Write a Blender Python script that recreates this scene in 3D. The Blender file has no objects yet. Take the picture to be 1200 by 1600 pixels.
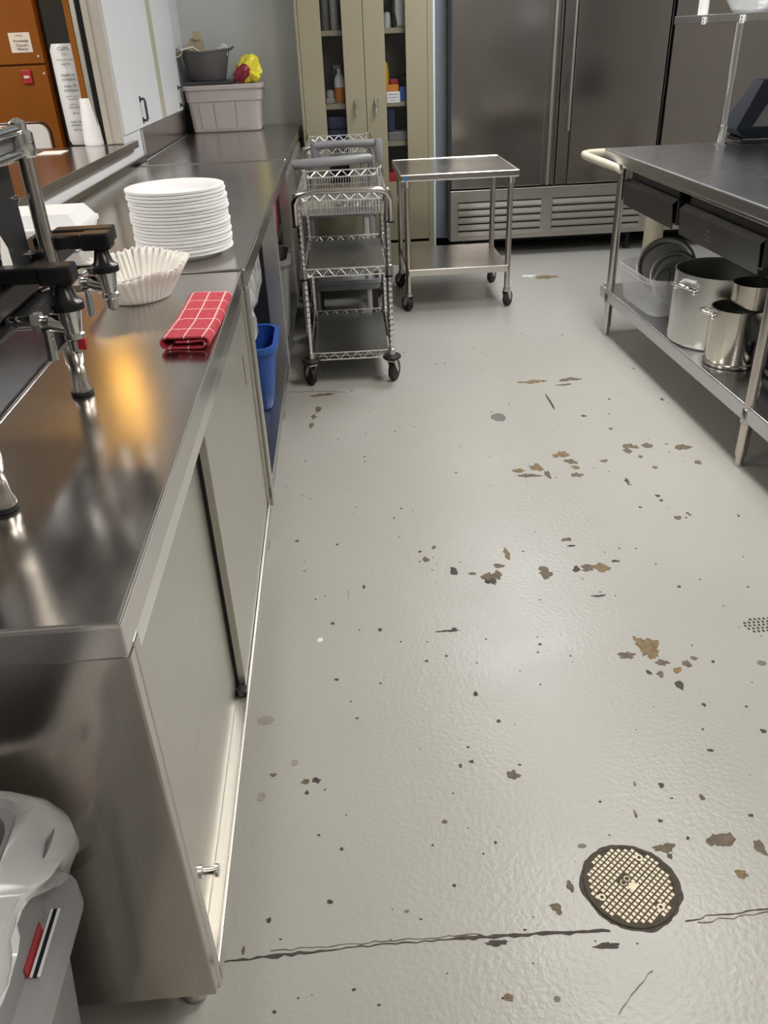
import bpy, bmesh, math, random
from mathutils import Matrix, Vector, noise

random.seed(7)
SC = bpy.context.scene
COL = SC.collection
PI = math.pi

# ------------------------------------------------------------------ camera
cam = bpy.data.cameras.new('camera')
cam.sensor_fit = 'HORIZONTAL'
cam.sensor_width = 36.0
cam.lens = 1261.0 / 1200.0 * 36.0
cam.clip_start = 0.02
camo = bpy.data.objects.new('camera', cam)
COL.objects.link(camo)
R = ((0.9970196627, 0.0670684485, -0.0381263085),
     (-0.066877062, 0.5049900598, -0.8605303586),
     (-0.038461029, 0.8605154634, 0.5079703599))
camo.matrix_world = Matrix.Translation((0, 0, 1.40)) @ Matrix(R).to_4x4()
SC.camera = camo

# ------------------------------------------------------------------ light, exposure
wd = bpy.data.worlds.new('world')
SC.world = wd
wd.use_nodes = True
wd.node_tree.nodes['Background'].inputs['Color'].default_value = (0.9, 0.92, 1.0, 1)
wd.node_tree.nodes['Background'].inputs['Strength'].default_value = 0.05
SC.view_settings.view_transform = 'Standard'
SC.view_settings.look = 'None'
SC.view_settings.gamma = 1.0
SC.view_settings.use_curve_mapping = False
SC.view_settings.exposure = 0.22
SC.cycles.use_denoising = True
SC.cycles.max_bounces = 8
SC.cycles.sample_clamp_indirect = 6.0
# ceiling troffers: (x, y, turned, watts)
COOL = (0.97, 1.0, 1.03)
NEUT = (1.0, 0.96, 0.90)
TROFFERS = [(1.2, 4.75, 0, 42.0, COOL), (1.28, 2.40, 0, 45.0, NEUT), (1.2, -0.3, 0, 25.0, NEUT),
            (3.2, 1.6, 0, 10.0, NEUT), (-2.5, 3.4, 0, 32.0, NEUT), (-2.5, 0.6, 0, 52.0, NEUT)]  # last two added to brighten the room behind the serving window
LIGHT_COL = (1.0, 0.96, 0.90)
WARM_LAMP = ((-1.55, 5.36, 2.42), (-1.16, 4.80, 2.42), 14.0)

# ------------------------------------------------------------------ materials
def new_mat(name):
    m = bpy.data.materials.new(name)
    m.use_nodes = True
    nt = m.node_tree
    b = nt.nodes['Principled BSDF']
    return m, nt, b

def N(nt, typ, **kw):
    n = nt.nodes.new(typ)
    for k, v in kw.items():
        setattr(n, k, v)
    return n

def plain(name, col, rough=0.5, metal=0.0, var=0.06, scale=8.0, spec=0.5, bump=0.0, bscale=60.0, coat=0.0):
    m, nt, b = new_mat(name)
    tc = N(nt, 'ShaderNodeTexCoord')
    nz = N(nt, 'ShaderNodeTexNoise')
    nz.inputs['Scale'].default_value = scale
    nz.inputs['Detail'].default_value = 4
    nt.links.new(tc.outputs['Object'], nz.inputs['Vector'])
    rp = N(nt, 'ShaderNodeValToRGB')
    c0 = [max(0, c * (1 - var)) for c in col]
    c1 = [min(1, c * (1 + var)) for c in col]
    rp.color_ramp.elements[0].position = 0.3
    rp.color_ramp.elements[1].position = 0.7
    rp.color_ramp.elements[0].color = (*c0, 1)
    rp.color_ramp.elements[1].color = (*c1, 1)
    nt.links.new(nz.outputs['Fac'], rp.inputs['Fac'])
    nt.links.new(rp.outputs['Color'], b.inputs['Base Color'])
    b.inputs['Roughness'].default_value = rough
    b.inputs['Metallic'].default_value = metal
    b.inputs['Specular IOR Level'].default_value = spec
    b.inputs['Coat Weight'].default_value = coat
    if bump:
        n2 = N(nt, 'ShaderNodeTexNoise')
        n2.inputs['Scale'].default_value = bscale
        nt.links.new(tc.outputs['Object'], n2.inputs['Vector'])
        bp = N(nt, 'ShaderNodeBump')
        bp.inputs['Strength'].default_value = bump
        bp.inputs['Distance'].default_value = 0.004
        nt.links.new(n2.outputs['Fac'], bp.inputs['Height'])
        nt.links.new(bp.outputs['Normal'], b.inputs['Normal'])
    return m

def steel(name, col, rough, stretch=(1, 60, 60), var=0.06, rvar=0.06, aniso=0.0, wave=0.0):
    """brushed stainless steel: fine streaks in colour and roughness, slight waviness of the sheet"""
    m, nt, b = new_mat(name)
    tc = N(nt, 'ShaderNodeTexCoord')
    mp = N(nt, 'ShaderNodeMapping')
    mp.inputs['Scale'].default_value = stretch
    nt.links.new(tc.outputs['Object'], mp.inputs['Vector'])
    nz = N(nt, 'ShaderNodeTexNoise')
    nz.inputs['Scale'].default_value = 6.0
    nz.inputs['Detail'].default_value = 5
    nt.links.new(mp.outputs['Vector'], nz.inputs['Vector'])
    rp = N(nt, 'ShaderNodeValToRGB')
    rp.color_ramp.elements[0].position = 0.3
    rp.color_ramp.elements[1].position = 0.7
    rp.color_ramp.elements[0].color = (*[c * (1 - var) for c in col], 1)
    rp.color_ramp.elements[1].color = (*[min(1, c * (1 + var)) for c in col], 1)
    nt.links.new(nz.outputs['Fac'], rp.inputs['Fac'])
    nt.links.new(rp.outputs['Color'], b.inputs['Base Color'])
    n2 = N(nt, 'ShaderNodeTexNoise')
    n2.inputs['Scale'].default_value = 3.0
    n2.inputs['Detail'].default_value = 3
    nt.links.new(tc.outputs['Object'], n2.inputs['Vector'])
    mr = N(nt, 'ShaderNodeMapRange')
    mr.inputs['From Min'].default_value = 0.15
    mr.inputs['From Max'].default_value = 0.85
    mr.inputs['To Min'].default_value = max(0.02, rough - rvar)
    mr.inputs['To Max'].default_value = rough + rvar
    nt.links.new(n2.outputs['Fac'], mr.inputs['Value'])
    nt.links.new(mr.outputs['Result'], b.inputs['Roughness'])
    b.inputs['Metallic'].default_value = 1.0
    if wave:
        n3 = N(nt, 'ShaderNodeTexNoise')
        n3.inputs['Scale'].default_value = 2.2
        nt.links.new(tc.outputs['Object'], n3.inputs['Vector'])
        bp = N(nt, 'ShaderNodeBump')
        bp.inputs['Strength'].default_value = wave
        bp.inputs['Distance'].default_value = 0.02
        nt.links.new(n3.outputs['Fac'], bp.inputs['Height'])
        nt.links.new(bp.outputs['Normal'], b.inputs['Normal'])
    return m

def glassy(name, col, rough=0.05, alpha=0.25):
    """thin clear plastic or pane: mostly see-through sheet with gloss"""
    m, nt, b = new_mat(name)
    b.inputs['Base Color'].default_value = (*col, 1)
    b.inputs['Roughness'].default_value = rough
    b.inputs['Alpha'].default_value = alpha
    return m

M = {}
M['counter'] = steel('counter_steel', (0.56, 0.535, 0.51), 0.20, (40, 1, 40), 0.05, 0.04, wave=0.05)
M['front'] = steel('front_steel', (0.61, 0.59, 0.545), 0.36, (40, 1, 40), 0.04, 0.05)
M['edge'] = steel('edge_steel', (0.78, 0.76, 0.72), 0.22, (40, 1, 40), 0.03, 0.03)  # bright steel, also painting highlights on the counter's edge and rail
M['panel'] = steel('end_panel_steel', (0.50, 0.465, 0.42), 0.18, (40, 40, 1), 0.05, 0.05, wave=0.08)
M['fridge'] = steel('fridge_steel', (0.37, 0.345, 0.33), 0.20, (60, 60, 1), 0.06, 0.04, wave=0.05)
M['grille'] = steel('grille_steel', (0.50, 0.475, 0.44), 0.36, (1, 60, 60), 0.05, 0.05)
M['table'] = steel('table_steel', (0.60, 0.60, 0.615), 0.27, (40, 1, 40), 0.05, 0.015)
M['cart'] = steel('cart_steel', (0.66, 0.62, 0.58), 0.24, (1, 40, 40), 0.05, 0.05)
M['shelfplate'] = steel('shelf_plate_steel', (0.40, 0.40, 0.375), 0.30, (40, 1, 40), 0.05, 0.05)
M['leg'] = steel('leg_steel', (0.62, 0.58, 0.54), 0.22, (40, 40, 1), 0.05, 0.05)
M['chrome'] = steel('chrome', (0.80, 0.80, 0.79), 0.10, (10, 10, 10), 0.03, 0.04)
M['pot'] = steel('pot_aluminium', (0.72, 0.71, 0.69), 0.30, (60, 60, 1), 0.05, 0.05)
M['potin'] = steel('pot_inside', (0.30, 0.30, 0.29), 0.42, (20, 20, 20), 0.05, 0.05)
M['pot2'] = steel('pot_stainless', (0.66, 0.62, 0.55), 0.16, (20, 20, 20), 0.05, 0.04)
M['lid'] = steel('lid_grey', (0.34, 0.34, 0.34), 0.34, (20, 20, 20), 0.06, 0.05)
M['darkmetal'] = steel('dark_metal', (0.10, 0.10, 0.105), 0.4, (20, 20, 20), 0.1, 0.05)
M['black'] = plain('black_plastic', (0.010, 0.010, 0.011), 0.28, var=0.15)
M['blackmatt'] = plain('black_matt', (0.012, 0.012, 0.012), 0.7, var=0.2)
M['rubber'] = plain('black_rubber', (0.014, 0.014, 0.014), 0.6, var=0.15)
M['void'] = plain('dark_gap', (0.006, 0.006, 0.006), 0.9, var=0.1)  # near-black fill for gaps, including the painted shadow between doors
M['drawer'] = steel('drawer_steel', (0.20, 0.195, 0.20), 0.3, (40, 1, 40), 0.05, 0.05)
M['slate'] = plain('slate_grey_paint', (0.17, 0.19, 0.215), 0.5, var=0.05)
M['wire'] = steel('bright_wire', (0.86, 0.86, 0.85), 0.24, (10, 10, 10), 0.02, 0.04)
M['machine'] = plain('machine_dark', (0.022, 0.023, 0.025), 0.35, var=0.1)
M['wall'] = plain('white_wall_paint', (0.66, 0.67, 0.68), 0.55, var=0.02, scale=2, bump=0.03)
M['wallback'] = plain('grey_wall_paint', (0.54, 0.55, 0.53), 0.5, var=0.03, scale=2, bump=0.03)
M['wallblue'] = plain('pale_blue_wall_paint', (0.58, 0.68, 0.76), 0.5, var=0.03, scale=2)
M['wallroom'] = plain('room_wall_paint', (0.42, 0.41, 0.39), 0.6, var=0.03, scale=2)
M['ceiling'] = plain('ceiling_tile_white', (0.72, 0.71, 0.69), 0.8, var=0.03, scale=30)
M['trimbeige'] = plain('beige_jamb_paint', (0.46, 0.43, 0.38), 0.5, var=0.04)
M['trimyellow'] = plain('yellowed_strip', (0.46, 0.44, 0.32), 0.5, var=0.05)
M['panelwhite'] = plain('white_panel', (0.72, 0.735, 0.75), 0.4, var=0.02, scale=2)
M['orange'] = plain('orange_brown_laminate', (0.27, 0.088, 0.008), 0.5, var=0.10, scale=3, spec=0.2)
M['foam'] = plain('white_foam', (0.86, 0.86, 0.87), 0.55, var=0.015)
M['paper'] = plain('white_paper', (0.84, 0.81, 0.76), 0.8, var=0.03)
M['whiteplastic'] = plain('white_plastic', (0.80, 0.80, 0.80), 0.35, var=0.02)
M['cream'] = plain('cream_plastic', (0.60, 0.55, 0.43), 0.4, var=0.05)
M['beige'] = plain('beige_painted_pipe', (0.36, 0.33, 0.24), 0.5, var=0.05)
M['taupe'] = plain('taupe_plastic', (0.41, 0.365, 0.35), 0.5, var=0.03)
M['greyplastic'] = plain('grey_plastic', (0.17, 0.17, 0.175), 0.42, var=0.06)
M['greycart'] = plain('grey_cart_plastic', (0.205, 0.205, 0.215), 0.4, var=0.05)
M['palegrey'] = plain('pale_grey_post', (0.48, 0.47, 0.45), 0.4, var=0.04)
M['bingrey'] = plain('bin_grey_plastic', (0.30, 0.30, 0.305), 0.45, var=0.04)
M['bucket'] = plain('grey_felt_bucket', (0.085, 0.08, 0.078), 0.75, var=0.08)
M['tan'] = plain('tan_cabinet_paint', (0.262, 0.232, 0.155), 0.5, var=0.03, scale=3)
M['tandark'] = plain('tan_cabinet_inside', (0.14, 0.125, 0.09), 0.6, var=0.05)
M['board'] = plain('pale_wood_board', (0.45, 0.37, 0.24), 0.6, var=0.08)
M['red'] = plain('red_plastic', (0.42, 0.02, 0.025), 0.4, var=0.1)
M['deepred'] = plain('deep_red_foil', (0.20, 0.012, 0.03), 0.3, var=0.3, scale=40)
M['yellow'] = plain('yellow_bag', (0.72, 0.62, 0.04), 0.35, var=0.08, scale=12)
M['yellowbottle'] = plain('yellow_bottle', (0.62, 0.36, 0.02), 0.4, var=0.06)
M['orangelabel'] = plain('orange_label', (0.62, 0.22, 0.02), 0.5, var=0.06)
M['navy'] = plain('navy_plastic', (0.012, 0.019, 0.034), 0.5, var=0.15, spec=0.25)
M['bluecloth'] = plain('dark_blue_cloth', (0.012, 0.02, 0.055), 0.8, var=0.2)
M['blue'] = plain('blue_plastic', (0.02, 0.085, 0.36), 0.4, var=0.08)
M['bluesticker'] = plain('blue_sticker', (0.03, 0.16, 0.42), 0.5, var=0.05)
M['green'] = plain('green_lid', (0.035, 0.13, 0.07), 0.45, var=0.1)
M['pink'] = plain('pink_box', (0.45, 0.03, 0.10), 0.5, var=0.1)
M['ink'] = plain('black_ink', (0.015, 0.015, 0.016), 0.7, var=0.1)
M['greyink'] = plain('grey_ink', (0.20, 0.20, 0.21), 0.7, var=0.1)
M['brass'] = plain('drain_brass', (0.76, 0.67, 0.50), 0.45, var=0.12, scale=90)
M['brassdark'] = plain('drain_grime', (0.055, 0.042, 0.022), 0.7, var=0.3, scale=60)
M['chip0'] = plain('bare_floor_tan', (0.20, 0.14, 0.068), 0.7, var=0.28, scale=60)
M['chip1'] = plain('bare_floor_brown', (0.135, 0.105, 0.072), 0.7, var=0.28, scale=60)
M['chip2'] = plain('bare_floor_dark', (0.06, 0.05, 0.042), 0.75, var=0.3, scale=60)
M['chip3'] = plain('grey_floor_spot', (0.16, 0.155, 0.14), 0.6, var=0.15, scale=60)
M['chip4'] = plain('pale_floor_stain', (0.30, 0.285, 0.24), 0.4, var=0.1, scale=60)
M['chip5'] = plain('white_crumb', (0.75, 0.75, 0.72), 0.6, var=0.05)
M['pane'] = glassy('cabinet_glass', (0.03, 0.03, 0.03), 0.03, 0.12)
M['clear'] = glassy('clear_plastic_tub', (0.78, 0.79, 0.80), 0.14, 0.30)
M['bag'] = glassy('thin_clear_bag', (0.80, 0.79, 0.79), 0.16, 0.52)
M['wrap'] = plain('crinkled_clear_wrap', (0.34, 0.33, 0.34), 0.18, var=0.5, scale=30, bump=1.0, bscale=26)
M['bowlglass'] = glassy('glass_bowl', (0.70, 0.72, 0.72), 0.04, 0.22)

def emit(name, col, s):
    m, nt, b = new_mat(name)
    b.inputs['Base Color'].default_value = (*col, 1)
    b.inputs['Emission Color'].default_value = (*col, 1)
    b.inputs['Emission Strength'].default_value = s
    return m
M['diffuser'] = emit('lamp_diffuser', LIGHT_COL, 2.0)
M['warmglow'] = emit('warm_lamp_glow', (1.0, 0.52, 0.10), 60.0)

def floor_material():
    m, nt, b = new_mat('worn_grey_floor_paint')
    tc = N(nt, 'ShaderNodeTexCoord')
    n1 = N(nt, 'ShaderNodeTexNoise'); n1.inputs['Scale'].default_value = 1.6; n1.inputs['Detail'].default_value = 6
    nt.links.new(tc.outputs['Object'], n1.inputs['Vector'])
    r1 = N(nt, 'ShaderNodeValToRGB')
    r1.color_ramp.elements[0].position = 0.3; r1.color_ramp.elements[1].position = 0.72
    r1.color_ramp.elements[0].color = (0.388, 0.378, 0.345, 1)
    r1.color_ramp.elements[1].color = (0.408, 0.400, 0.370, 1)
    nt.links.new(n1.outputs['Fac'], r1.inputs['Fac'])
    # small worn specks
    v = N(nt, 'ShaderNodeTexVoronoi'); v.inputs['Scale'].default_value = 17.0
    nt.links.new(tc.outputs['Object'], v.inputs['Vector'])
    n2 = N(nt, 'ShaderNodeTexNoise'); n2.inputs['Scale'].default_value = 75.0; n2.inputs['Detail'].default_value = 3
    nt.links.new(tc.outputs['Object'], n2.inputs['Vector'])
    m1 = N(nt, 'ShaderNodeMath', operation='MULTIPLY_ADD')
    m1.inputs[1].default_value = 0.16; m1.inputs[2].default_value = -0.08
    nt.links.new(n2.outputs['Fac'], m1.inputs[0])
    m2 = N(nt, 'ShaderNodeMath', operation='ADD')
    nt.links.new(v.outputs['Distance'], m2.inputs[0]); nt.links.new(m1.outputs[0], m2.inputs[1])
    sep = N(nt, 'ShaderNodeSeparateColor')
    nt.links.new(v.outputs['Color'], sep.inputs['Color'])
    m3 = N(nt, 'ShaderNodeMath', operation='MULTIPLY'); m3.inputs[1].default_value = 0.085
    nt.links.new(sep.outputs[0], m3.inputs[0])
    m4 = N(nt, 'ShaderNodeMath', operation='SUBTRACT'); m4.inputs[1].default_value = 0.028
    nt.links.new(m3.outputs[0], m4.inputs[0])
    m5 = N(nt, 'ShaderNodeMath', operation='LESS_THAN')
    nt.links.new(m2.outputs[0], m5.inputs[0]); nt.links.new(m4.outputs[0], m5.inputs[1])
    mx = N(nt, 'ShaderNodeMix', data_type='RGBA')
    nt.links.new(m5.outputs[0], mx.inputs['Factor'])
    nt.links.new(r1.outputs['Color'], mx.inputs[6])
    mx.inputs[7].default_value = (0.12, 0.105, 0.08, 1)
    nt.links.new(mx.outputs[2], b.inputs['Base Color'])
    # roughness + orange peel relief
    n3 = N(nt, 'ShaderNodeTexNoise'); n3.inputs['Scale'].default_value = 3.0; n3.inputs['Detail'].default_value = 5
    nt.links.new(tc.outputs['Object'], n3.inputs['Vector'])
    mr = N(nt, 'ShaderNodeMapRange')
    mr.inputs['From Min'].default_value = 0.3; mr.inputs['From Max'].default_value = 0.7
    mr.inputs['To Min'].default_value = 0.30; mr.inputs['To Max'].default_value = 0.40
    nt.links.new(n3.outputs['Fac'], mr.inputs['Value'])
    nt.links.new(mr.outputs['Result'], b.inputs['Roughness'])
    n4 = N(nt, 'ShaderNodeTexNoise'); n4.inputs['Scale'].default_value = 90.0; n4.inputs['Detail'].default_value = 4
    nt.links.new(tc.outputs['Object'], n4.inputs['Vector'])
    bp = N(nt, 'ShaderNodeBump'); bp.inputs['Strength'].default_value = 0.35; bp.inputs['Distance'].default_value = 0.003
    nt.links.new(n4.outputs['Fac'], bp.inputs['Height'])
    nt.links.new(bp.outputs['Normal'], b.inputs['Normal'])
    return m
M['floor'] = floor_material()

def towel_material():
    m, nt, b = new_mat('red_checked_cloth')
    tc = N(nt, 'ShaderNodeTexCoord')
    sx = N(nt, 'ShaderNodeSeparateXYZ')
    nt.links.new(tc.outputs['UV'], sx.inputs[0])
    def line(out, freq, width, off):
        a = N(nt, 'ShaderNodeMath', operation='MULTIPLY_ADD'); a.inputs[1].default_value = freq; a.inputs[2].default_value = off
        nt.links.new(out, a.inputs[0])
        f = N(nt, 'ShaderNodeMath', operation='FRACT'); nt.links.new(a.outputs[0], f.inputs[0])
        l = N(nt, 'ShaderNodeMath', operation='LESS_THAN'); l.inputs[1].default_value = width
        nt.links.new(f.outputs[0], l.inputs[0])
        return l
    l1 = line(sx.outputs[0], 1 / 0.036, 0.085, 0.35)
    l2 = line(sx.outputs[1], 1 / 0.068, 0.05, 0.3)
    mxm = N(nt, 'ShaderNodeMath', operation='MAXIMUM')
    nt.links.new(l1.outputs[0], mxm.inputs[0]); nt.links.new(l2.outputs[0], mxm.inputs[1])
    nz = N(nt, 'ShaderNodeTexNoise'); nz.inputs['Scale'].default_value = 120
    nt.links.new(tc.outputs['Object'], nz.inputs['Vector'])
    r1 = N(nt, 'ShaderNodeValToRGB')
    r1.color_ramp.elements[0].color = (0.42, 0.032, 0.056, 1); r1.color_ramp.elements[1].color = (0.56, 0.065, 0.092, 1)
    r1.color_ramp.elements[0].position = 0.3; r1.color_ramp.elements[1].position = 0.7
    nt.links.new(nz.outputs['Fac'], r1.inputs['Fac'])
    mx = N(nt, 'ShaderNodeMix', data_type='RGBA')
    nt.links.new(mxm.outputs[0], mx.inputs['Factor'])
    nt.links.new(r1.outputs['Color'], mx.inputs[6]); mx.inputs[7].default_value = (0.78, 0.50, 0.46, 1)
    nt.links.new(mx.outputs[2], b.inputs['Base Color'])
    b.inputs['Roughness'].default_value = 0.9
    bp = N(nt, 'ShaderNodeBump'); bp.inputs['Strength'].default_value = 0.5; bp.inputs['Distance'].default_value = 0.002
    nt.links.new(nz.outputs['Fac'], bp.inputs['Height']); nt.links.new(bp.outputs['Normal'], b.inputs['Normal'])
    return m
M['towel'] = towel_material()

# ------------------------------------------------------------------ helpers
ROOTM = {}
def thing(name, label, cat, loc=(0, 0, 0), rz=0.0, group=None):
    o = bpy.data.objects.new(name, None)
    o.empty_display_size = 0.1
    COL.objects.link(o)
    o.location = loc
    o.rotation_euler = (0, 0, rz)
    o['label'] = label; o['category'] = cat
    if group: o['group'] = group
    ROOTM[o.name] = Matrix.Translation(loc) @ Matrix.Rotation(rz, 4, 'Z')
    return o

def root_of(o):
    while o.parent: o = o.parent
    return o

def part(name, bm, mat, parent=None, smooth=False, label=None, kind=None, local=False, ang=40):
    """link bm as one mesh object; bm is in world coordinates unless local"""
    if parent is not None and not local:
        r = root_of(parent)
        if r.name in ROOTM:
            bm.transform(ROOTM[r.name].inverted())
    me = bpy.data.meshes.new(name)
    bmesh.ops.recalc_face_normals(bm, faces=bm.faces[:])
    bm.to_mesh(me); bm.free()
    me.materials.append(M[mat] if isinstance(mat, str) else mat)
    if smooth:
        me.polygons.foreach_set('use_smooth', [True] * len(me.polygons))
        try:
            me.set_sharp_from_angle(angle=math.radians(ang))
        except Exception:
            pass
    o = bpy.data.objects.new(name, me)
    COL.objects.link(o)
    if parent is not None: o.parent = parent
    if label: o['label'] = label
    if kind: o['kind'] = kind
    return o

def solo(name, bm, mat, label, cat, loc, group=None, smooth=False, rz=0.0, ang=40):
    """a thing that is one mesh; its origin sits at loc"""
    mtx = Matrix.Translation(loc) @ Matrix.Rotation(rz, 4, 'Z')
    bm.transform(mtx.inverted())
    o = part(name, bm, mat, None, smooth, ang=ang)
    o.location = loc
    o.rotation_euler = (0, 0, rz)
    o['label'] = label; o['category'] = cat
    if group: o['group'] = group
    ROOTM[o.name] = mtx
    return o

def struct(name, bm, mat, parent=None, smooth=False):
    o = part(name, bm, mat, parent, smooth)
    if parent is None: o['kind'] = 'structure'
    return o

def copy_tree(o, loc=None, rz=None, label=None, parent=None):
    c = o.copy(); COL.objects.link(c)
    if parent is not None: c.parent = parent
    if loc is not None: c.location = loc
    if rz is not None: c.rotation_euler = (0, 0, rz)
    if label: c['label'] = label
    for ch in list(o.children): copy_tree(ch, parent=c)
    return c

def BM(): return bmesh.new()

def box(bm, x0, x1, y0, y1, z0, z1, bev=0.0, seg=2, mtx=None):
    r = bmesh.ops.create_cube(bm, size=1.0)
    vs = r['verts']
    bmesh.ops.transform(bm, matrix=Matrix.Translation(((x0+x1)/2, (y0+y1)/2, (z0+z1)/2)) @ Matrix.Diagonal((abs(x1-x0), abs(y1-y0), abs(z1-z0), 1)), verts=vs)
    if bev:
        es = list({e for v in vs for e in v.link_edges})
        r2 = bmesh.ops.bevel(bm, geom=es, offset=bev, segments=seg, profile=0.5, affect='EDGES')
        vs = list({v for f in r2['faces'] for v in f.verts} | {v for v in vs if v.is_valid})
    if mtx is not None:
        bmesh.ops.transform(bm, matrix=mtx, verts=[v for v in vs if v.is_valid])
    return bm

def hexa(bm, pts):
    """eight corners: bottom four then top four, same winding"""
    v = [bm.verts.new(p) for p in pts]
    for f in ((3, 2, 1, 0), (4, 5, 6, 7), (0, 1, 5, 4), (1, 2, 6, 5), (2, 3, 7, 6), (3, 0, 4, 7)):
        bm.faces.new([v[i] for i in f])
    return v

def tube(bm, pts, r, seg=8, closed=False):
    pts = [Vector(p) for p in pts]
    n = len(pts)
    rs = r if isinstance(r, (list, tuple)) else [r] * n
    rings = []
    up = None
    for i, p in enumerate(pts):
        if closed:
            t = (pts[(i + 1) % n] - pts[i - 1])
        else:
            t = pts[min(i + 1, n - 1)] - pts[max(i - 1, 0)]
        t.normalize()
        if up is None:
            up = Vector((0, 0, 1)) if abs(t.z) < 0.9 else Vector((1, 0, 0))
        a = t.cross(up)
        if a.length < 1e-5: a = t.cross(Vector((0.3, 1, 0.2)))
        a.normalize()
        b = a.cross(t).normalized()
        up = b
        rings.append([bm.verts.new(p + (a * math.cos(2*PI*k/seg) + b * math.sin(2*PI*k/seg)) * rs[i]) for k in range(seg)])
    m = n if closed else n - 1
    for i in range(m):
        q, w = rings[i], rings[(i + 1) % n]
        for k in range(seg):
            bm.faces.new((q[k], q[(k+1) % seg], w[(k+1) % seg], w[k]))
    if not closed:
        bm.faces.new(rings[0][::-1]); bm.faces.new(rings[-1])
    return bm

def lathe(bm, prof, c=(0, 0, 0), seg=32, mtx=None, closed=False, rfun=None):
    """prof: list of (radius, z); spun about z at c"""
    rings = []
    for (r, z) in prof:
        ring = []
        for k in range(seg):
            a = 2*PI*k/seg
            rr = r if rfun is None else rfun(r, z, a)
            p = Vector((rr*math.cos(a), rr*math.sin(a), z))
            if mtx is not None: p = mtx @ p
            ring.append(bm.verts.new(p + Vector(c)))
        rings.append(ring)
    m = len(rings) if closed else len(rings) - 1
    for i in range(m):
        q, w = rings[i], rings[(i + 1) % len(rings)]
        for k in range(seg):
            bm.faces.new((q[k], q[(k+1) % seg], w[(k+1) % seg], w[k]))
    if not closed:
        bm.faces.new(rings[0][::-1]); bm.faces.new(rings[-1])
    return bm

def prism(bm, poly, z0, z1, mtx=None):
    lo = [Vector((x, y, z0)) for x, y in poly]; hi = [Vector((x, y, z1)) for x, y in poly]
    if mtx is not None: lo = [mtx @ p for p in lo]; hi = [mtx @ p for p in hi]
    a = [bm.verts.new(p) for p in lo]; b = [bm.verts.new(p) for p in hi]
    bm.faces.new(a[::-1]); bm.faces.new(b)
    n = len(poly)
    for i in range(n): bm.faces.new((a[i], a[(i+1) % n], b[(i+1) % n], b[i]))
    return bm

def rrect(w, d, r, n=4, cx=0, cy=0):
    """rounded rectangle outline"""
    out = []
    for (sx, sy, a0) in ((1, 1, 0), (-1, 1, PI/2), (-1, -1, PI), (1, -1, 1.5*PI)):
        for k in range(n + 1):
            a = a0 + PI/2*k/n
            out.append((cx + sx*(w/2 - r) + r*math.cos(a), cy + sy*(d/2 - r) + r*math.sin(a)))
    return out

def loft(bm, loops, cap0=True, cap1=True):
    rs = [[bm.verts.new(p) for p in lp] for lp in loops]
    n = len(rs[0])
    for q, w in zip(rs, rs[1:]):
        for k in range(n): bm.faces.new((q[k], q[(k+1) % n], w[(k+1) % n], w[k]))
    if cap0: bm.faces.new(rs[0][::-1])
    if cap1: bm.faces.new(rs[-1])
    return bm

def tub(bm, w, d, h, r, taper, t, c=(0, 0, 0), rim=0.0, n=5):
    """open box with rounded corners, wall t, widening by taper to the top, rolled rim"""
    L = []
    def lp(ww, dd, z, rr): return [Vector((x + c[0], y + c[1], z + c[2])) for x, y in rrect(ww, dd, rr, n)]
    L.append(lp(w - 0.01, d - 0.01, 0, r))
    L.append(lp(w, d, 0.008, r))
    L.append(lp(w + taper, d + taper, h - (0.02 if rim else 0), r + taper/2))
    if rim:
        L.append(lp(w + taper + 2*rim, d + taper + 2*rim, h - 0.02, r + taper/2 + rim))
        L.append(lp(w + taper + 2*rim, d + taper + 2*rim, h, r + taper/2 + rim))
    L.append(lp(w + taper - 2*t, d + taper - 2*t, h, max(0.004, r + taper/2 - t)))
    L.append(lp(w - 2*t, d - 2*t, t, max(0.004, r - t)))
    loft(bm, L)
    return bm

def text_bm(txt, size, mtx, depth=0.0006):
    cu = bpy.data.curves.new('txt', 'FONT')
    cu.body = txt; cu.size = size; cu.align_x = 'CENTER'; cu.align_y = 'CENTER'; cu.extrude = depth; cu.resolution_u = 3
    ob = bpy.data.objects.new('txt', cu)
    COL.objects.link(ob)
    dg = bpy.context.evaluated_depsgraph_get()
    me = bpy.data.meshes.new_from_object(ob.evaluated_get(dg))
    bm = bmesh.new(); bm.from_mesh(me)
    bm.transform(mtx)
    bpy.data.objects.remove(ob); bpy.data.curves.remove(cu); bpy.data.meshes.remove(me)
    return bm

def frame_mtx(o, x, y):
    """matrix with given origin, local x and y directions"""
    x = Vector(x).normalized(); z = x.cross(Vector(y)).normalized(); y = z.cross(x)
    m = Matrix((x, y, z)).transposed().to_4x4()
    m.translation = Vector(o)
    return m

# left wall frame: s along the wall, d out into the room, z up
WA = math.radians(1.5)
WU = Vector((math.sin(WA), math.cos(WA), 0)); WN = Vector((math.cos(WA), -math.sin(WA), 0))
WP = Vector((-0.9115, 5.80, 0))
def W(s, d, z): return WP + WU*s + WN*d + Vector((0, 0, z))
WM = Matrix(((WN.x, WU.x, 0, WP.x), (WN.y, WU.y, 0, WP.y), (0, 0, 1, 0), (0, 0, 0, 1)))   # local (d, s, z)
def wbox(bm, s0, s1, d0, d1, z0, z1, bev=0.0): return box(bm, d0, d1, s0, s1, z0, z1, bev, mtx=WM)
def wall_x(y): return WP.x + (y - WP.y) * math.tan(WA)

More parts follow.
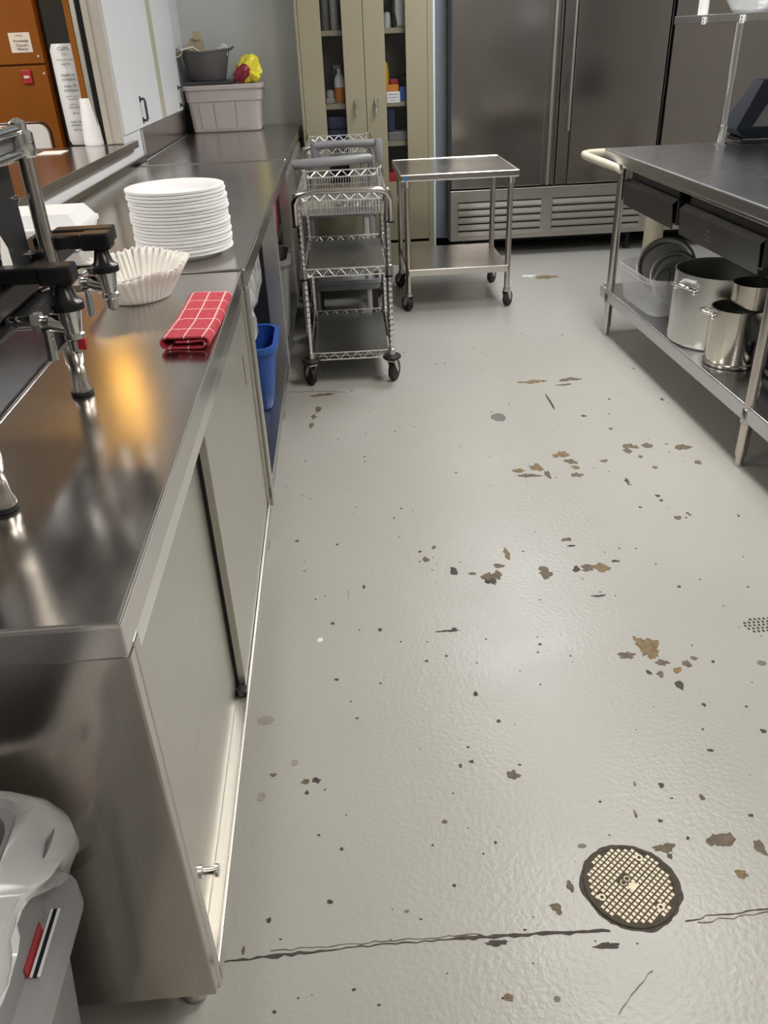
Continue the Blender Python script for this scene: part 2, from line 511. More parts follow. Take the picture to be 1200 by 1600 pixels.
# ================================================================== SETTING
bm = box(BM(), -5.0, 4.3, -2.7, 7.4, -0.06, 0.0)
FLOOR = struct('floor', bm, 'floor')
bm = box(BM(), -5.0, 4.3, -2.7, 7.4, 2.75, 2.82)
struct('ceiling', bm, 'ceiling')
bm = BM()
S0, S1, OPN, OPF = -8.45, 0.33, -4.7, -1.60
wbox(bm, S0, S1, -0.15, 0.0, 0.0, 0.975)
wbox(bm, S0, S1, -0.15, 0.0, 2.12, 2.75)
wbox(bm, OPF, S1, -0.15, 0.0, 0.975, 2.12)
wbox(bm, S0, OPN, -0.15, 0.0, 0.975, 2.12)
WL = struct('wall_left', bm, 'wall')
bm = BM()
box(bm, -1.06, 0.62, 6.12, 6.24, 0, 2.75)
box(bm, 0.54, 0.62, 6.24, 6.66, 0, 2.75)
struct('wall_back', bm, 'wallback')
struct('wall_back_recess', box(BM(), 0.54, 4.3, 6.66, 6.78, 0, 2.75), 'wallblue')
struct('wall_right', box(BM(), 4.2, 4.32, -2.7, 6.7, 0, 2.75), 'wallroom')
struct('wall_front', box(BM(), -1.3, 4.3, -2.82, -2.7, 0, 2.75), 'wallroom')
struct('wall_outer_left', box(BM(), -5.1, -5.0, -2.7, 7.4, 0, 2.75), 'wallroom')
struct('wall_outer_back', box(BM(), -5.1, -1.06, 7.3, 7.4, 0, 2.75), 'wallroom')
struct('wall_outer_front', box(BM(), -5.1, -1.3, -2.8, -2.7, 0, 2.75), 'wallroom')
struct('baseboard_back', box(BM(), 0.622, 4.2, 6.645, 6.66, 0, 0.10), 'rubber')
# jamb of the serving window
bm = BM()
wbox(bm, OPF - 0.014, OPF, -0.075, 0.004, 1.012, 2.12, 0.003)
wbox(bm, OPF - 0.020, OPF, -0.070, -0.045, 1.012, 2.12, 0.003)
TR = struct('trim_1', bm, 'trimbeige')
struct('track_slot', wbox(BM(), OPF - 0.004, OPF, -0.098, -0.077, 1.012, 2.12), 'void', TR)
struct('track_rail', wbox(BM(), OPF - 0.012, OPF, -0.122, -0.100, 1.012, 2.12, 0.002), 'front', TR)
struct('edge_strip', wbox(BM(), OPF - 0.012, OPF, -0.150, -0.124, 1.012, 2.12, 0.002), 'orange', TR)
struct('added_wall_strip', box(BM(), 0.699, 0.727, 5.96, 6.655, 0.0, 2.75, 0.002), 'wallblue')  # strip added in front so the pale wall edge catches room light
struct('trim_2', wbox(BM(), -0.675, -0.555, 0.0, 0.006, 1.045, 2.2), 'trimyellow')

# ---- worn paint, crack and joint in the floor (thin raised edges of the paint film)
CHIPS = [(0.867,3.455,0.07,0.0235,0),(1.046,3.466,0.0537,0.0244,1),(0.996,3.402,0.0354,0.016,1),(0.887,3.21,0.0045,0.0783,2),(0.637,3.09,0.0319,0.0392,3),(0.803,2.713,0.0328,0.0249,0),(0.826,2.651,0.0202,0.0212,1),(0.83,2.603,0.0141,0.0155,0),(0.821,2.543,0.0172,0.0176,1),(0.686,2.623,0.0247,0.0256,0),(0.645,2.563,0.0379,0.0149,1),(0.619,2.607,0.0238,0.0127,0),(0.716,2.558,0.0101,0.0273,1),(1.084,2.745,0.0303,0.0285,1),(1.062,2.71,0.0172,0.0226,1),(1.148,2.742,0.0192,0.0202,1),(1.279,2.711,0.0273,0.0231,1),(1.28,2.58,0.0126,0.0135,1),(1.114,2.563,0.0105,0.0106,1),(1.091,2.651,0.0096,0.0111,1),(0.981,2.472,0.0071,0.0221,2),(1.05,2.356,0.0096,0.009,2),(1.05,2.324,0.0066,0.0065,2),(1.062,2.208,0.0111,0.0108,1),(0.947,2.639,0.0166,0.0084,1),(1.259,2.194,0.004,0.0083,2),(0.467,2.064,0.01,0.0306,0),(0.399,1.948,0.0337,0.0295,1),(0.394,1.929,0.0151,0.0163,2),(0.429,2.002,0.0172,0.0102,1),(0.562,1.951,0.0191,0.0273,1),(0.655,1.957,0.0096,0.0155,2),(0.692,1.959,0.0191,0.0157,1),(0.732,1.957,0.0267,0.0225,0),(0.78,1.986,0.0116,0.0068,2),(0.291,1.994,0.0116,0.0202,2),(0.343,1.974,0.0116,0.0067,1),(0.67,2.123,0.0141,0.0114,1),(0.676,2.086,0.0121,0.0057,2),(0.685,1.821,0.0197,0.0047,2),(0.923,1.836,0.0055,0.0049,2),(0.988,3.049,0.0107,0.0098,2),(1.366,3.169,0.0081,0.0108,2),(1.06,2.909,0.0101,0.0093,1),(0.212,2.067,0.0111,0.0141,1),(0.246,2.132,0.0081,0.0075,1),(0.201,2.112,0.0051,0.005,2),(0.017,1.945,0.0046,0.008,2),(-0.188,2.222,0.0071,0.0075,1),(0.239,1.713,0.0292,0.004,2),(0.052,1.74,0.0051,0.007,2),(-0.07,1.554,0.007,0.0035,2),(0.308,1.369,0.0045,0.004,2),(0.31,1.208,0.0121,0.0107,1),(0.2,1.244,0.004,0.0066,2),(0.226,1.254,0.0061,0.0046,2),(-0.241,1.429,0.0201,0.014,4),(-0.169,1.291,0.0086,0.0085,4),(-0.12,1.236,0.0085,0.008,2),(-0.143,1.235,0.0091,0.007,1),(-0.215,1.26,0.0075,0.0055,1),(-0.14,1.204,0.0045,0.006,2),(-0.112,1.715,0.0076,0.008,5),(0.469,1.631,0.005,0.0041,2),(-0.03,1.913,0.0025,0.028,4),(0.146,1.102,0.006,0.0045,1),(-0.092,0.944,0.0065,0.004,2),(-0.206,0.917,0.004,0.0045,2),(-0.249,0.864,0.003,0.0081,1),(0.324,0.895,0.0115,0.0067,1),(0.329,0.885,0.005,0.0068,1),(0.362,0.935,0.0065,0.0114,1),(0.207,0.742,0.0086,0.0072,0),(0.286,0.732,0.0055,0.0052,3),(-0.238,1.203,0.0086,0.012,4),(0.146,0.853,0.0156,0.0046,1),(0.203,0.837,0.0186,0.0057,2),(0.741,1.584,0.0262,0.0367,0),(0.73,1.611,0.0131,0.0133,0),(0.745,1.566,0.0181,0.0207,0),(0.676,1.563,0.0226,0.0153,1),(0.758,1.527,0.0146,0.0115,1),(0.819,1.513,0.0125,0.015,1),(0.843,1.532,0.0096,0.0065,1),(0.786,1.495,0.011,0.0108,0),(0.739,1.486,0.0081,0.0122,1),(0.712,1.494,0.0055,0.0084,2),(0.771,1.443,0.011,0.013,2),(0.885,1.515,0.005,0.0049,2),(1.003,1.497,0.011,0.0089,3),(0.759,1.232,0.006,0.0049,2),(0.901,1.274,0.0066,0.0067,2),(0.617,1.147,0.006,0.0059,2),(0.689,1.11,0.005,0.0076,1),(0.562,1.157,0.0025,0.007,1),(0.538,1.081,0.003,0.009,1),(0.768,1.056,0.0056,0.0043,2),(0.683,1.007,0.0276,0.0137,1),(0.664,1.002,0.011,0.0076,1),(0.704,1.01,0.0091,0.0098,1),(0.752,0.982,0.0105,0.0154,1),(0.691,0.93,0.0105,0.0087,0),(0.567,0.999,0.0201,0.0101,1),(0.572,0.98,0.006,0.0059,1),(0.409,1.018,0.0085,0.0052,3),(0.395,0.814,0.0186,0.0074,2),(-0.1,3.457,0.0501,0.0155,1),(-0.123,3.291,0.0141,0.0355,1),(-0.15,3.131,0.0096,0.026,1),(-0.142,3.211,0.0111,0.024,1),(1.364,5.246,0.0738,0.0479,0),(1.258,5.303,0.0455,0.0404,5)]
def blob(bm, x, y, rx, ry, h, n=18, jag=0.35, seed=0.0):
    pts = []
    for k in range(n):
        a = 2*PI*k/n
        f = 1 + jag*1.6*noise.noise(Vector((math.cos(a)*1.3 + seed*3.1, math.sin(a)*1.3 + seed*1.7, seed))) + jag*0.8*noise.noise(Vector((math.cos(a)*3.7 + seed*2.1, math.sin(a)*3.7 + seed*1.1, seed + 5))) + random.uniform(-jag, jag)*0.30
        pts.append((x + rx*f*math.cos(a), y + ry*f*math.sin(a)))
    prism(bm, pts, 0.0, h)
for i, (x, y, rx, ry, c) in enumerate(CHIPS):
    bm = BM()
    thin = min(rx, ry) / max(rx, ry) < 0.12
    flat = c in (3, 4)
    if rx > 0.03 and not flat and not thin:
        # a large bare patch reads as a few lobes run together
        blob(bm, x, y, rx*0.62, ry*0.72, 0.0007 + 0.00002*(i % 9), seed=i, jag=0.6, n=30)
        blob(bm, x - rx*0.55, y + ry*random.uniform(-.4, .4), rx*0.45, ry*0.5, 0.0009 + 0.00002*(i % 9), seed=i + .3, jag=0.62, n=22)
        blob(bm, x + rx*0.55, y + ry*random.uniform(-.5, .5), rx*0.42, ry*0.55, 0.0010 + 0.00002*(i % 9), seed=i + .6, jag=0.62, n=22)
    else:
        blob(bm, x, y, rx, ry, 0.0007 + 0.00002*(i % 9), n=12 if rx < 0.012 else 26, seed=i, jag=0.12 if flat else 0.45)
    part({0: 'paint_chip', 1: 'paint_chip', 2: 'paint_chip', 3: 'floor_spot', 4: 'floor_stain', 5: 'floor_crumb'}[c], bm, 'chip%d' % c, FLOOR)
bm = BM()
rnd = random.Random(3)
for k in range(300):
    x = rnd.uniform(-0.2, 1.5); y = 0.6 + 3.9*rnd.random()**1.3
    if x < -0.2 + 0.0: continue
    r = rnd.uniform(0.0012, 0.0042) * (1.7 if rnd.random() < 0.12 else 1)
    blob(bm, x, y, r, r*rnd.uniform(.5, 1.2), 0.0006, n=7, seed=k*.37, jag=0.4)
part('paint_specks', bm, 'chip2', FLOOR, kind='stuff')
# the long crack across the floor: ragged strip plus wider broken spots
def crack(pts, wfun, h, name, mat, jag=0.0035, step=0.012, seed=1):
    bm = BM()
    rnd = random.Random(seed)
    pl = []
    for (a, b) in zip(pts, pts[1:]):
        a = Vector(a); b = Vector(b); n = max(1, int((b - a).length / step))
        for k in range(n): pl.append(a.lerp(b, k / n))
    pl.append(Vector(pts[-1]))
    lo = []; hi = []
    for i, p in enumerate(pl):
        p = p + Vector((0, rnd.uniform(-jag, jag)))
        w = wfun(p.x) * rnd.uniform(0.35, 1.5)
        lo.append((p.x, p.y - w)); hi.append((p.x, p.y + w))
    vb = [[bm.verts.new((x, y, z)) for (x, y) in row] for z in (0.0, h) for row in (lo, hi)]
    for i in range(len(pl) - 1):
        bm.faces.new((vb[2][i], vb[2][i+1], vb[3][i+1], vb[3][i]))
        bm.faces.new((vb[0][i], vb[0][i+1], vb[2][i+1], vb[2][i]))
        bm.faces.new((vb[1][i+1], vb[1][i], vb[3][i], vb[3][i+1]))
    return part(name, bm, mat, FLOOR)
crack([(-0.285, 0.846), (-0.1, 0.851), (0.0, 0.852), (0.14, 0.851), (0.25, 0.847), (0.41, 0.842)],
      lambda x: 0.0009 + 0.0024*max(0, math.sin((x + .35)*9))**4 + (0.0019 if x > .13 else 0), 0.0011, 'floor_crack', 'chip2', 0.0018)
crack([(-0.20, 0.858), (0.0, 0.858), (0.18, 0.856)], lambda x: 0.0004, 0.0009, 'floor_crack', 'chip2', 0.002, seed=5)
crack([(0.55, 0.848), (0.62, 0.853), (0.74, 0.86)], lambda x: 0.0009, 0.0011, 'floor_crack', 'chip2', 0.003, seed=8)
crack([(0.57, 0.842), (0.65, 0.846), (0.74, 0.853)], lambda x: 0.0007, 0.0010, 'floor_crack', 'chip1', 0.003, seed=9)
crack([(-0.28, 3.52), (-0.1, 3.50), (0.01, 3.47)], lambda x: 0.003, 0.0007, 'floor_crack', 'chip3', 0.004, seed=4)
crack([(0.38, 0.70), (0.42, 0.735), (0.46, 0.765)], lambda x: 0.0010, 0.0009, 'floor_crack', 'chip3', 0.002, seed=14)
# perforated floor grate at the right edge of the view
bm = BM()
for i in range(9):
    for j in range(5):
        x = 1.025 + i*0.0125 + (j % 2)*0.004; y = 1.615 + j*0.0125
        if (i, j) in ((0, 0), (0, 4), (1, 4)): continue
        box(bm, x, x + 0.006, y, y + 0.007, 0, 0.0012)
part('drain_holes', bm, 'chip2', FLOOR, kind='stuff')

# ================================================================== LAMPS
def troffer(x, y, rz, watts, lcol, lab):
    t = thing('ceiling_light', lab, 'ceiling light', (x, y, 2.75), rz, 'ceiling lights')
    bm = BM()
    for a in ((-0.31, 0.31, -0.61, -0.58), (-0.31, 0.31, 0.58, 0.61), (-0.31, -0.28, -0.58, 0.58), (0.28, 0.31, -0.58, 0.58)):
        box(bm, a[0], a[1], a[2], a[3], -0.03, 0.0, 0.004)
    part('frame', bm, 'whiteplastic', t, local=True)
    part('diffuser', box(BM(), -0.28, 0.28, -0.58, 0.58, -0.012, 0.0), 'diffuser', t, local=True)
    L = bpy.data.lights.new('troffer_lamp', 'AREA')
    L.shape = 'RECTANGLE'; L.size = 0.54; L.size_y = 1.14; L.energy = watts; L.color = lcol
    o = bpy.data.objects.new('lamp', L); COL.objects.link(o)
    o.parent = t; o.location = (0, 0, -0.016)
    return t
for i, (x, y, r, w, lc) in enumerate(TROFFERS):
    troffer(x, y, r * PI/2, w, lc, 'white recessed ceiling light panel, ' + ('over the wire carts end of the aisle', 'over the middle of the aisle', 'over the near aisle behind the camera', 'beyond the work table', 'added to brighten the room behind the serving window, farther one', 'added to brighten the room behind the serving window, nearer one')[i])
WA_, WB_, WW_ = Vector(WARM_LAMP[0]), Vector(WARM_LAMP[1]), WARM_LAMP[2]
t = thing('strip_lamp', 'warm orange strip lamp hanging in the room behind the serving window', 'lamp', tuple((WA_ + WB_)/2))
part('tube', tube(BM(), [WA_, WB_], 0.013, 12), 'warmglow', t, True)
for q in (WA_.lerp(WB_, 0.1), WA_.lerp(WB_, 0.9)):
    part('hanger', tube(BM(), [q + Vector((0, 0, 0.017)), Vector((q.x, q.y, 2.75))], 0.004, 6), 'black', t)

# ================================================================== LEFT COUNTER
def leg_with_foot(x, y, z1, parent, r=0.02, mat='leg', local=False):
    a = part('leg', tube(BM(), [(x, y, 0.05), (x, y, z1)], r, 14), mat, parent, True, local=local)
    f = BM()
    lathe(f, [(r*0.9, 0.001), (r*1.0, 0.004), (r*1.15, 0.022), (r*0.9, 0.04), (r*0.75, 0.055)], (x, y, 0), 14)
    part('foot', f, mat, a, True, local=local)

XF = -0.243
t = thing('counter_cabinet', 'stainless steel counter cabinet with two sliding doors, nearest of the left row', 'counter', (XF, 0.668, 0))
part('worktop', box(BM(), -0.995, XF, 0.662, 2.093, 0.852, 0.90, 0.004), 'counter', t)
part('track_rail', box(BM(), -0.30, XF - 0.004, 0.712, 2.08, 0.818, 0.852, 0.002), 'edge', t)  # lighter steel puts the light on this rail into its colour
bm = BM()
box(bm, -0.985, XF, 0.668, 0.690, 0.215, 0.852, 0.003)
part('end_panel', bm, 'panel', t)
bm = BM(); box(bm, -0.995, XF + 0.0015, 0.6600, 0.6625, 0.894, 0.9006, 0.001); box(bm, XF - 0.003, XF + 0.0018, 0.6600, 2.093, 0.8945, 0.9008, 0.0018)
part('edge_highlight', bm, 'edge', t)  # brighter steel strip painting the highlight along the worktop edge
part('stile', box(BM(), XF - 0.020, XF, 0.6903, 0.713, 0.19, 0.852, 0.003), 'front', t)
part('stile', box(BM(), XF - 0.045, XF, 2.080, 2.093, 0.19, 0.852, 0.002), 'front', t)
bm = BM()
box(bm, -0.98, XF - 0.006, 0.70, 2.09, 0.185, 0.216)
box(bm, XF - 0.006, XF, 0.70, 2.09, 0.185, 0.224, 0.0015)
part('bottom_track', bm, 'front', t)
part('back_panel', box(BM(), -0.985, -0.975, 0.69, 2.09, 0.2, 0.852), 'panel', t)
d = part('sliding_door', box(BM(), XF - 0.045, XF - 0.028, 0.705, 1.40, 0.217, 0.818, 0.002), 'front', t)
bm = BM(); box(bm, XF - 0.029, XF - 0.026, 0.757, 0.777, 0.66, 0.765, 0.001)
h = part('recessed_pull', bm, 'edge', d, label='recessed finger pull with a bright lip')
part('pull_slot', box(BM(), XF - 0.0265, XF - 0.0255, 0.760, 0.770, 0.675, 0.758), 'void', d)
bm = tube(BM(), [(XF - 0.030, 0.800, 0.315), (XF - 0.022, 0.800, 0.315), (XF - 0.021, 0.800, 0.315), (XF - 0.004, 0.800, 0.315), (XF - 0.003, 0.800, 0.315), (XF + 0.002, 0.800, 0.315)], [0.010, 0.010, 0.006, 0.006, 0.010, 0.010], 12)
part('latch_knob', bm, 'chrome', d, True)
d = part('sliding_door', box(BM(), XF - 0.022, XF - 0.007, 1.305, 2.078, 0.222, 0.818, 0.0015), 'front', t)
part('recessed_pull', box(BM(), XF - 0.008, XF - 0.005, 1.935, 1.952, 0.64, 0.74, 0.001), 'edge', d)
part('pull_slot', box(BM(), XF - 0.0055, XF - 0.0045, 1.938, 1.946, 0.655, 0.728), 'void', d)
part('door_gap_shadow', box(BM(), XF - 0.0275, XF - 0.0225, 1.306, 1.40, 0.222, 0.818), 'void', t)  # black strip painting the shadow between the two doors
part('roller_stop', lathe(BM(), [(0.001, 0.218), (0.012, 0.218), (0.012, 0.232), (0.001, 0.232)], (XF - 0.016, 1.292, 0), 12), 'darkmetal', t, True)
for (x, y) in ((-0.322, 0.795), (-0.92, 0.767), (-0.308, 2.0), (-0.92, 2.0)):
    leg_with_foot(x, y, 0.2, t, mat='panel')  # darker steel paints in the shade on legs under the counter

# ---- second unit: open front
RZ2 = -math.atan2(0.023, 2.114)
t = thing('open_counter', 'stainless steel counter with open shelves, middle of the left row', 'counter', (-0.234, 2.108, 0), RZ2)
L2 = 2.135
part('worktop', box(BM(), -0.74, 0.0, 0.0, L2, 0.852, 0.902, 0.004), 'counter', t, local=True)
def post(y0, y1, x0=-0.05):
    part('corner_post', box(BM(), x0, -0.001, y0, y1, 0.20, 0.852, 0.002), 'front', t, local=True)
post(0.004, 0.045); post(1.12, 1.165, -0.062); post(L2 - 0.04, L2 - 0.004)
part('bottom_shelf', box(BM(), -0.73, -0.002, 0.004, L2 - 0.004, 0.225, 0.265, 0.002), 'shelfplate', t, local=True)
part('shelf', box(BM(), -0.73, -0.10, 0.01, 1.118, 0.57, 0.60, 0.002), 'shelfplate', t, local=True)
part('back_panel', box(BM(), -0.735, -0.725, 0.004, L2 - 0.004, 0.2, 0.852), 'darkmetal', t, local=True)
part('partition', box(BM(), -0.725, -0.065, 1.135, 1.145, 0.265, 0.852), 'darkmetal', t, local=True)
for (x, y) in ((-0.06, 0.08), (-0.66, 0.08), (-0.06, L2 - 0.09), (-0.66, L2 - 0.09), (-0.06, 1.1)):
    leg_with_foot(x, y, 0.23, t, local=True)

# ---- third unit, closed, with backsplash
RZ3 = -math.atan2(0.029, 1.595)
t = thing('far_counter', 'stainless steel counter with a raised backsplash, farthest of the left row', 'counter', (-0.2105, 4.247, 0), RZ3)
L3 = 1.845
part('worktop', box(BM(), -0.705, 0.0, 0.0, L3, 0.852, 0.906, 0.004), 'counter', t, local=True)
part('body', box(BM(), -0.70, -0.012, 0.008, L3, 0.20, 0.852, 0.002), 'front', t, local=True)
for a in (0.02, 0.93):
    d = part('door', box(BM(), -0.012, -0.002, a, a + 0.89, 0.22, 0.82, 0.002), 'front', t, local=True)
    part('handle', box(BM(), -0.002, 0.006, a + 0.8, a + 0.82, 0.6, 0.74, 0.002), 'chrome', d, local=True)
bm = BM(); wbox(bm, -1.237, 0.30, 0.0015, 0.016, 0.906, 1.041, 0.002)
part('backsplash', bm, 'counter', t)
for (x, y) in ((-0.06, 0.1), (-0.62, 0.1), (-0.06, 1.7), (-0.62, 1.7)):
    leg_with_foot(x, y, 0.21, t, local=True)
# small upstand where counters meet the wall
bm = BM(); wbox(bm, -5.15, -1.2385, 0.0015, 0.012, 0.87, 0.925, 0.002)
struct('trim_3', bm, 'counter')

# ---- stainless sill of the serving window
t = thing('serving_sill', 'stainless steel ledge of the serving window above the left counter', 'ledge', tuple(W(-1.43, 0.0, 1.0)))
bm = BM(); wbox(bm, -4.65, -1.62, -0.52, 0.028, 0.978, 1.010, 0.003)
wbox(bm, -1.62, -1.43, 0.0005, 0.028, 0.978, 1.010, 0.003)
part('ledge', bm, 'counter', t)
bm = BM(); wbox(bm, -4.65, -1.50, 0.0005, 0.014, 0.962, 0.978, 0.002)
part('ledge_support', bm, 'front', t)

# ---- white wall panels with dark pulls
for (s0, s1, hs, lab) in ((-1.575, -0.68, -1.172, 'white wall panel with a dark D-shaped pull, beside the serving window'),
                          (-0.55, -0.01, -0.105, 'white wall panel with a dark D-shaped pull, in the far left corner')):
    t = thing('wall_panel', lab, 'panel', tuple(W((s0 + s1)/2, 0, 1.045)))
    bm = BM(); wbox(bm, s0, s1, 0.0, 0.010, 1.045, 2.2, 0.002)
    p = part('panel_board', bm, 'panelwhite', t)
    pts = [W(hs, 0.010, 1.172), W(hs, 0.030, 1.172), W(hs, 0.034, 1.165), W(hs, 0.034, 1.083), W(hs, 0.030, 1.076), W(hs, 0.010, 1.076)]
    part('pull', tube(BM(), pts, 0.0065, 8), 'darkmetal', t, True)
    bm = BM()
    for z in (1.172, 1.076): wbox(bm, hs - 0.012, hs + 0.012, 0.010, 0.013, z - 0.014, z + 0.014, 0.002)
    part('pull_plate', bm, 'darkmetal', t)

# ---- room behind the serving window
t = thing('laminate_cabinet', 'tall orange-brown laminate cabinet in the room behind the serving window', 'cabinet', (-2.4, 5.5, 0))
part('carcass', box(BM(), -2.10, -1.552, 5.32, 5.9, 0.0, 1.95), 'orange', t)
part('lower_door', box(BM(), -2.09, -1.556, 5.30, 5.32, 0.08, 1.330, 0.003), 'orange', t)
part('upper_door', box(BM(), -2.09, -1.556, 5.30, 5.32, 1.340, 1.94, 0.003), 'orange', t)
for (x, z) in ((-1.585, 1.375), (-1.574, 1.29)):
    part('screw', lathe(BM(), [(0.001, 0), (0.006, 0), (0.005, 0.003), (0.001, 0.004)], (x, 5.30, z), 10, Matrix.Rotation(PI/2, 4, 'X')), 'whiteplastic', t)
t = thing('black_backdrop', 'added tall black cupboard beside the orange-brown cabinet behind the serving window', 'backdrop', (-1.3, 5.6, 0))  # black panel added so the area beside the cabinet stays dark
part('carcass', box(BM(), -1.548, -1.09, 5.36, 5.9, 0.0, 1.95, 0.004), 'blackmatt', t)
part('door', box(BM(), -1.53, -1.10, 5.335, 5.359, 0.06, 1.93, 0.004), 'blackmatt', t)
lb = solo('paper_notice', box(BM(), -1.722, -1.606, 5.297, 5.2995, 1.396, 1.492), 'paper', 'white paper notice with black print on the orange-brown cabinet', 'notice', (-1.664, 5.2985, 1.396))
tm = lambda x, z: frame_mtx((x, 5.2965, z), (1, 0, 0), (0, 0, 1))
part('heading_print', text_bm('Kitchen', 0.012, tm(-1.664, 1.478)), 'greyink', lb)
part('notice_print', text_bm('Knowledge', 0.018, tm(-1.66, 1.452)), 'ink', lb)
part('notice_print', text_bm("Church's", 0.018, tm(-1.658, 1.430)), 'ink', lb)
part('notice_print', text_bm('Ministry', 0.018, tm(-1.658, 1.412)), 'ink', lb)
rl = thing('red_latch', 'small red latch plate on the orange-brown cabinet below the notice', 'latch', (-1.67, 5.30, 1.24))
part('plate', box(BM(), -1.697, -1.642, 5.285, 5.2995, 1.242, 1.312, 0.004), 'red', rl)
part('latch_window', box(BM(), -1.685, -1.655, 5.2835, 5.2855, 1.270, 1.283, 0.001), 'whiteplastic', rl)
CHX = -0.055
ch = thing('folding_chair', 'white padded chair back showing over the serving window ledge', 'chair', (-1.62, 4.86, 0))
bm = loft(BM(), [[Vector((x - 1.645, y0, z + 0.885)) for x, z in rrect(0.31, 0.36, 0.05, 5)] for y0 in (4.86, 4.875, 4.88)])
part('backrest', bm, 'whiteplastic', ch, True)
out = [Vector((x - 1.645, 4.885, z + 0.885)) for x, z in rrect(0.325, 0.375, 0.055, 5)]
part('back_frame', tube(BM(), out, 0.0055, 6, True), 'black', ch, True)
part('seat', box(BM(), -1.80, -1.41, 4.48, 4.87, 0.43, 0.46, 0.01), 'whiteplastic', ch)
for (x, y) in ((-1.78, 4.5), (-1.43, 4.5), (-1.77, 4.88), (-1.44, 4.88)):
    part('leg', tube(BM(), [(x, y, 0), (x, y, 0.44 if y < 4.7 else 0.75)], 0.012, 8), 'black', ch, True)

# ---- on the ledge: two sleeves of cups, a paper
cs = thing('cup_sleeve', 'tall clear sleeve of white cups with black printing on the window ledge', 'cup sleeve', (-1.15, 4.33, 1.01))
cx, cy = -1.168, 4.31
lean = lambda z: Vector((cx - 0.03 + (z - 1.01)*0.0, cy, z))
prof = []
bm = lathe(BM(), [(0.050, 1.0105), (0.058, 1.03), (0.062, 1.2), (0.060, 1.40), (0.050, 1.425)], (cx, cy, 0), 20, rfun=lambda r, z, a: r*(1 + 0.03*math.sin(a*5 + z*20)))
part('sleeve_film', bm, 'whiteplastic', cs, True)
yf = cy - 0.0645
words = [('CUPS', 0.020, 1.405), ('12 oz', 0.012, 1.383), ('made for hot drinks', 0.009, 1.362), ('keep dry', 0.011, 1.345),
         ('made to', 0.018, 1.302), ('compost', 0.018, 1.284), ('cups 50', 0.018, 1.258), ('compost', 0.018, 1.240), ('not for use in', 0.010, 1.216), ('microwave', 0.010, 1.204),
         ('store in a', 0.010, 1.182), ('clean place', 0.012, 1.170), ('50 ct', 0.014, 1.145), ('wash hands', 0.014, 1.110), ('before use', 0.014, 1.096), ('lids to fit', 0.014, 1.076)]
bm = BM()
for (w_, sz, z) in words:
    b2 = text_bm(w_, sz, frame_mtx((cx + 0.012, yf, z), (1, 0.18, 0), (0, 0, 1)), 0.0005)
    me = bpy.data.meshes.new('t'); b2.to_mesh(me); b2.free(); bm.from_mesh(me); bpy.data.meshes.remove(me)
part('sleeve_print', bm, 'ink', cs)
cu = thing('cup_stack', 'upside-down stack of plain white foam cups in front of the printed sleeve', 'cup stack', (-1.09, 4.215, 1.01))
bm = BM()
prof = [(0.048, 1.0105), (0.050, 1.018)]
for k in range(6): prof += [(0.049 - k*0.0008, 1.03 + k*0.012), (0.0475 - k*0.0008, 1.034 + k*0.012)]
prof += [(0.033, 1.203), (0.030, 1.207)]
lathe(bm, prof, (-1.088, 4.22, 0), 26)
part('cups', bm, 'foam', cu, True)
solo('note_paper', box(BM(), -1.27, -1.165, 3.90, 4.03, 1.0105, 1.0125), 'paper', 'loose pale paper lying on the window ledge behind the urn', 'paper', (-1.21, 3.96, 1.0105))

# ================================================================== COFFEE URN ON THE LEFT COUNTER
Z0 = 0.90
t = thing('coffee_brewer', 'black and chrome coffee brewer with three tap levers on the left counter', 'coffee brewer', (-0.62, 1.10, Z0))
part('base', box(BM(), -0.80, -0.448, 0.84, 1.315, 0.992, 1.075, 0.006), 'machine', t)
part('base_edge', box(BM(), -0.80, -0.444, 0.84, 1.318, 0.988, 0.994, 0.002), 'edge', t)
part('body', box(BM(), -0.80, -0.462, 0.85, 1.300, 1.075, 1.292, 0.012), 'machine', t)
bm = BM()
box(bm, -0.80, -0.452, 0.846, 1.305, 1.092, 1.098, 0.002)
part('body_band', bm, 'chrome', t)
part('top_tank', box(BM(), -0.78, -0.50, 0.87, 1.22, 1.292, 1.42, 0.012), 'machine', t)
for (x, y) in ((-0.440, 1.302), (-0.440, 0.925)):
    part('corner_post', tube(BM(), [(x, y, 0.99), (x, y, 1.300)], 0.0115, 14), 'leg', t, True)
    part('post_cap', lathe(BM(), [(0.016, 1.268), (0.018, 1.272), (0.018, 1.300), (0.012, 1.304), (0.012, 1.314), (0.004, 1.320)], (x, y, 0), 16), 'chrome', t, True)
part('top_rail', tube(BM(), [(-0.440, 0.86, 1.305), (-0.440, 1.302, 1.305)], 0.008, 10), 'chrome', t, True)
part('top_rail', tube(BM(), [(-0.440, 0.86, 1.275), (-0.440, 1.302, 1.275)], 0.007, 10), 'chrome', t, True)
part('top_plate', box(BM(), -0.455, -0.446, 0.86, 1.30, 1.270, 1.310, 0.002), 'greyplastic', t)
for (y, z) in ((1.285, 1.215), (1.285, 1.135), (1.05, 1.235)):
    part('screw', lathe(BM(), [(0.001, 0), (0.006, 0), (0.005, 0.004), (0.001, 0.005)], (-0.4625, y, z), 10, Matrix.Rotation(PI/2, 4, 'Y')), 'chrome', t, True)
for (y, z) in ((1.19, 1.155), (1.05, 1.225)):
    part('vent_slot', box(BM(), -0.463, -0.4605, y - 0.03, y + 0.03, z, z + 0.003), 'leg', t)
bm = BM()
prism(bm, [(0, 0), (0.05, 0), (0.045, 0.055), (0.03, 0.075), (0.016, 0.055)], 0, 0.001, frame_mtx((-0.4605, 1.155, 1.108), (0, 1, 0), (0, 0, 1)))
part('service_tag', bm, 'paper', t)
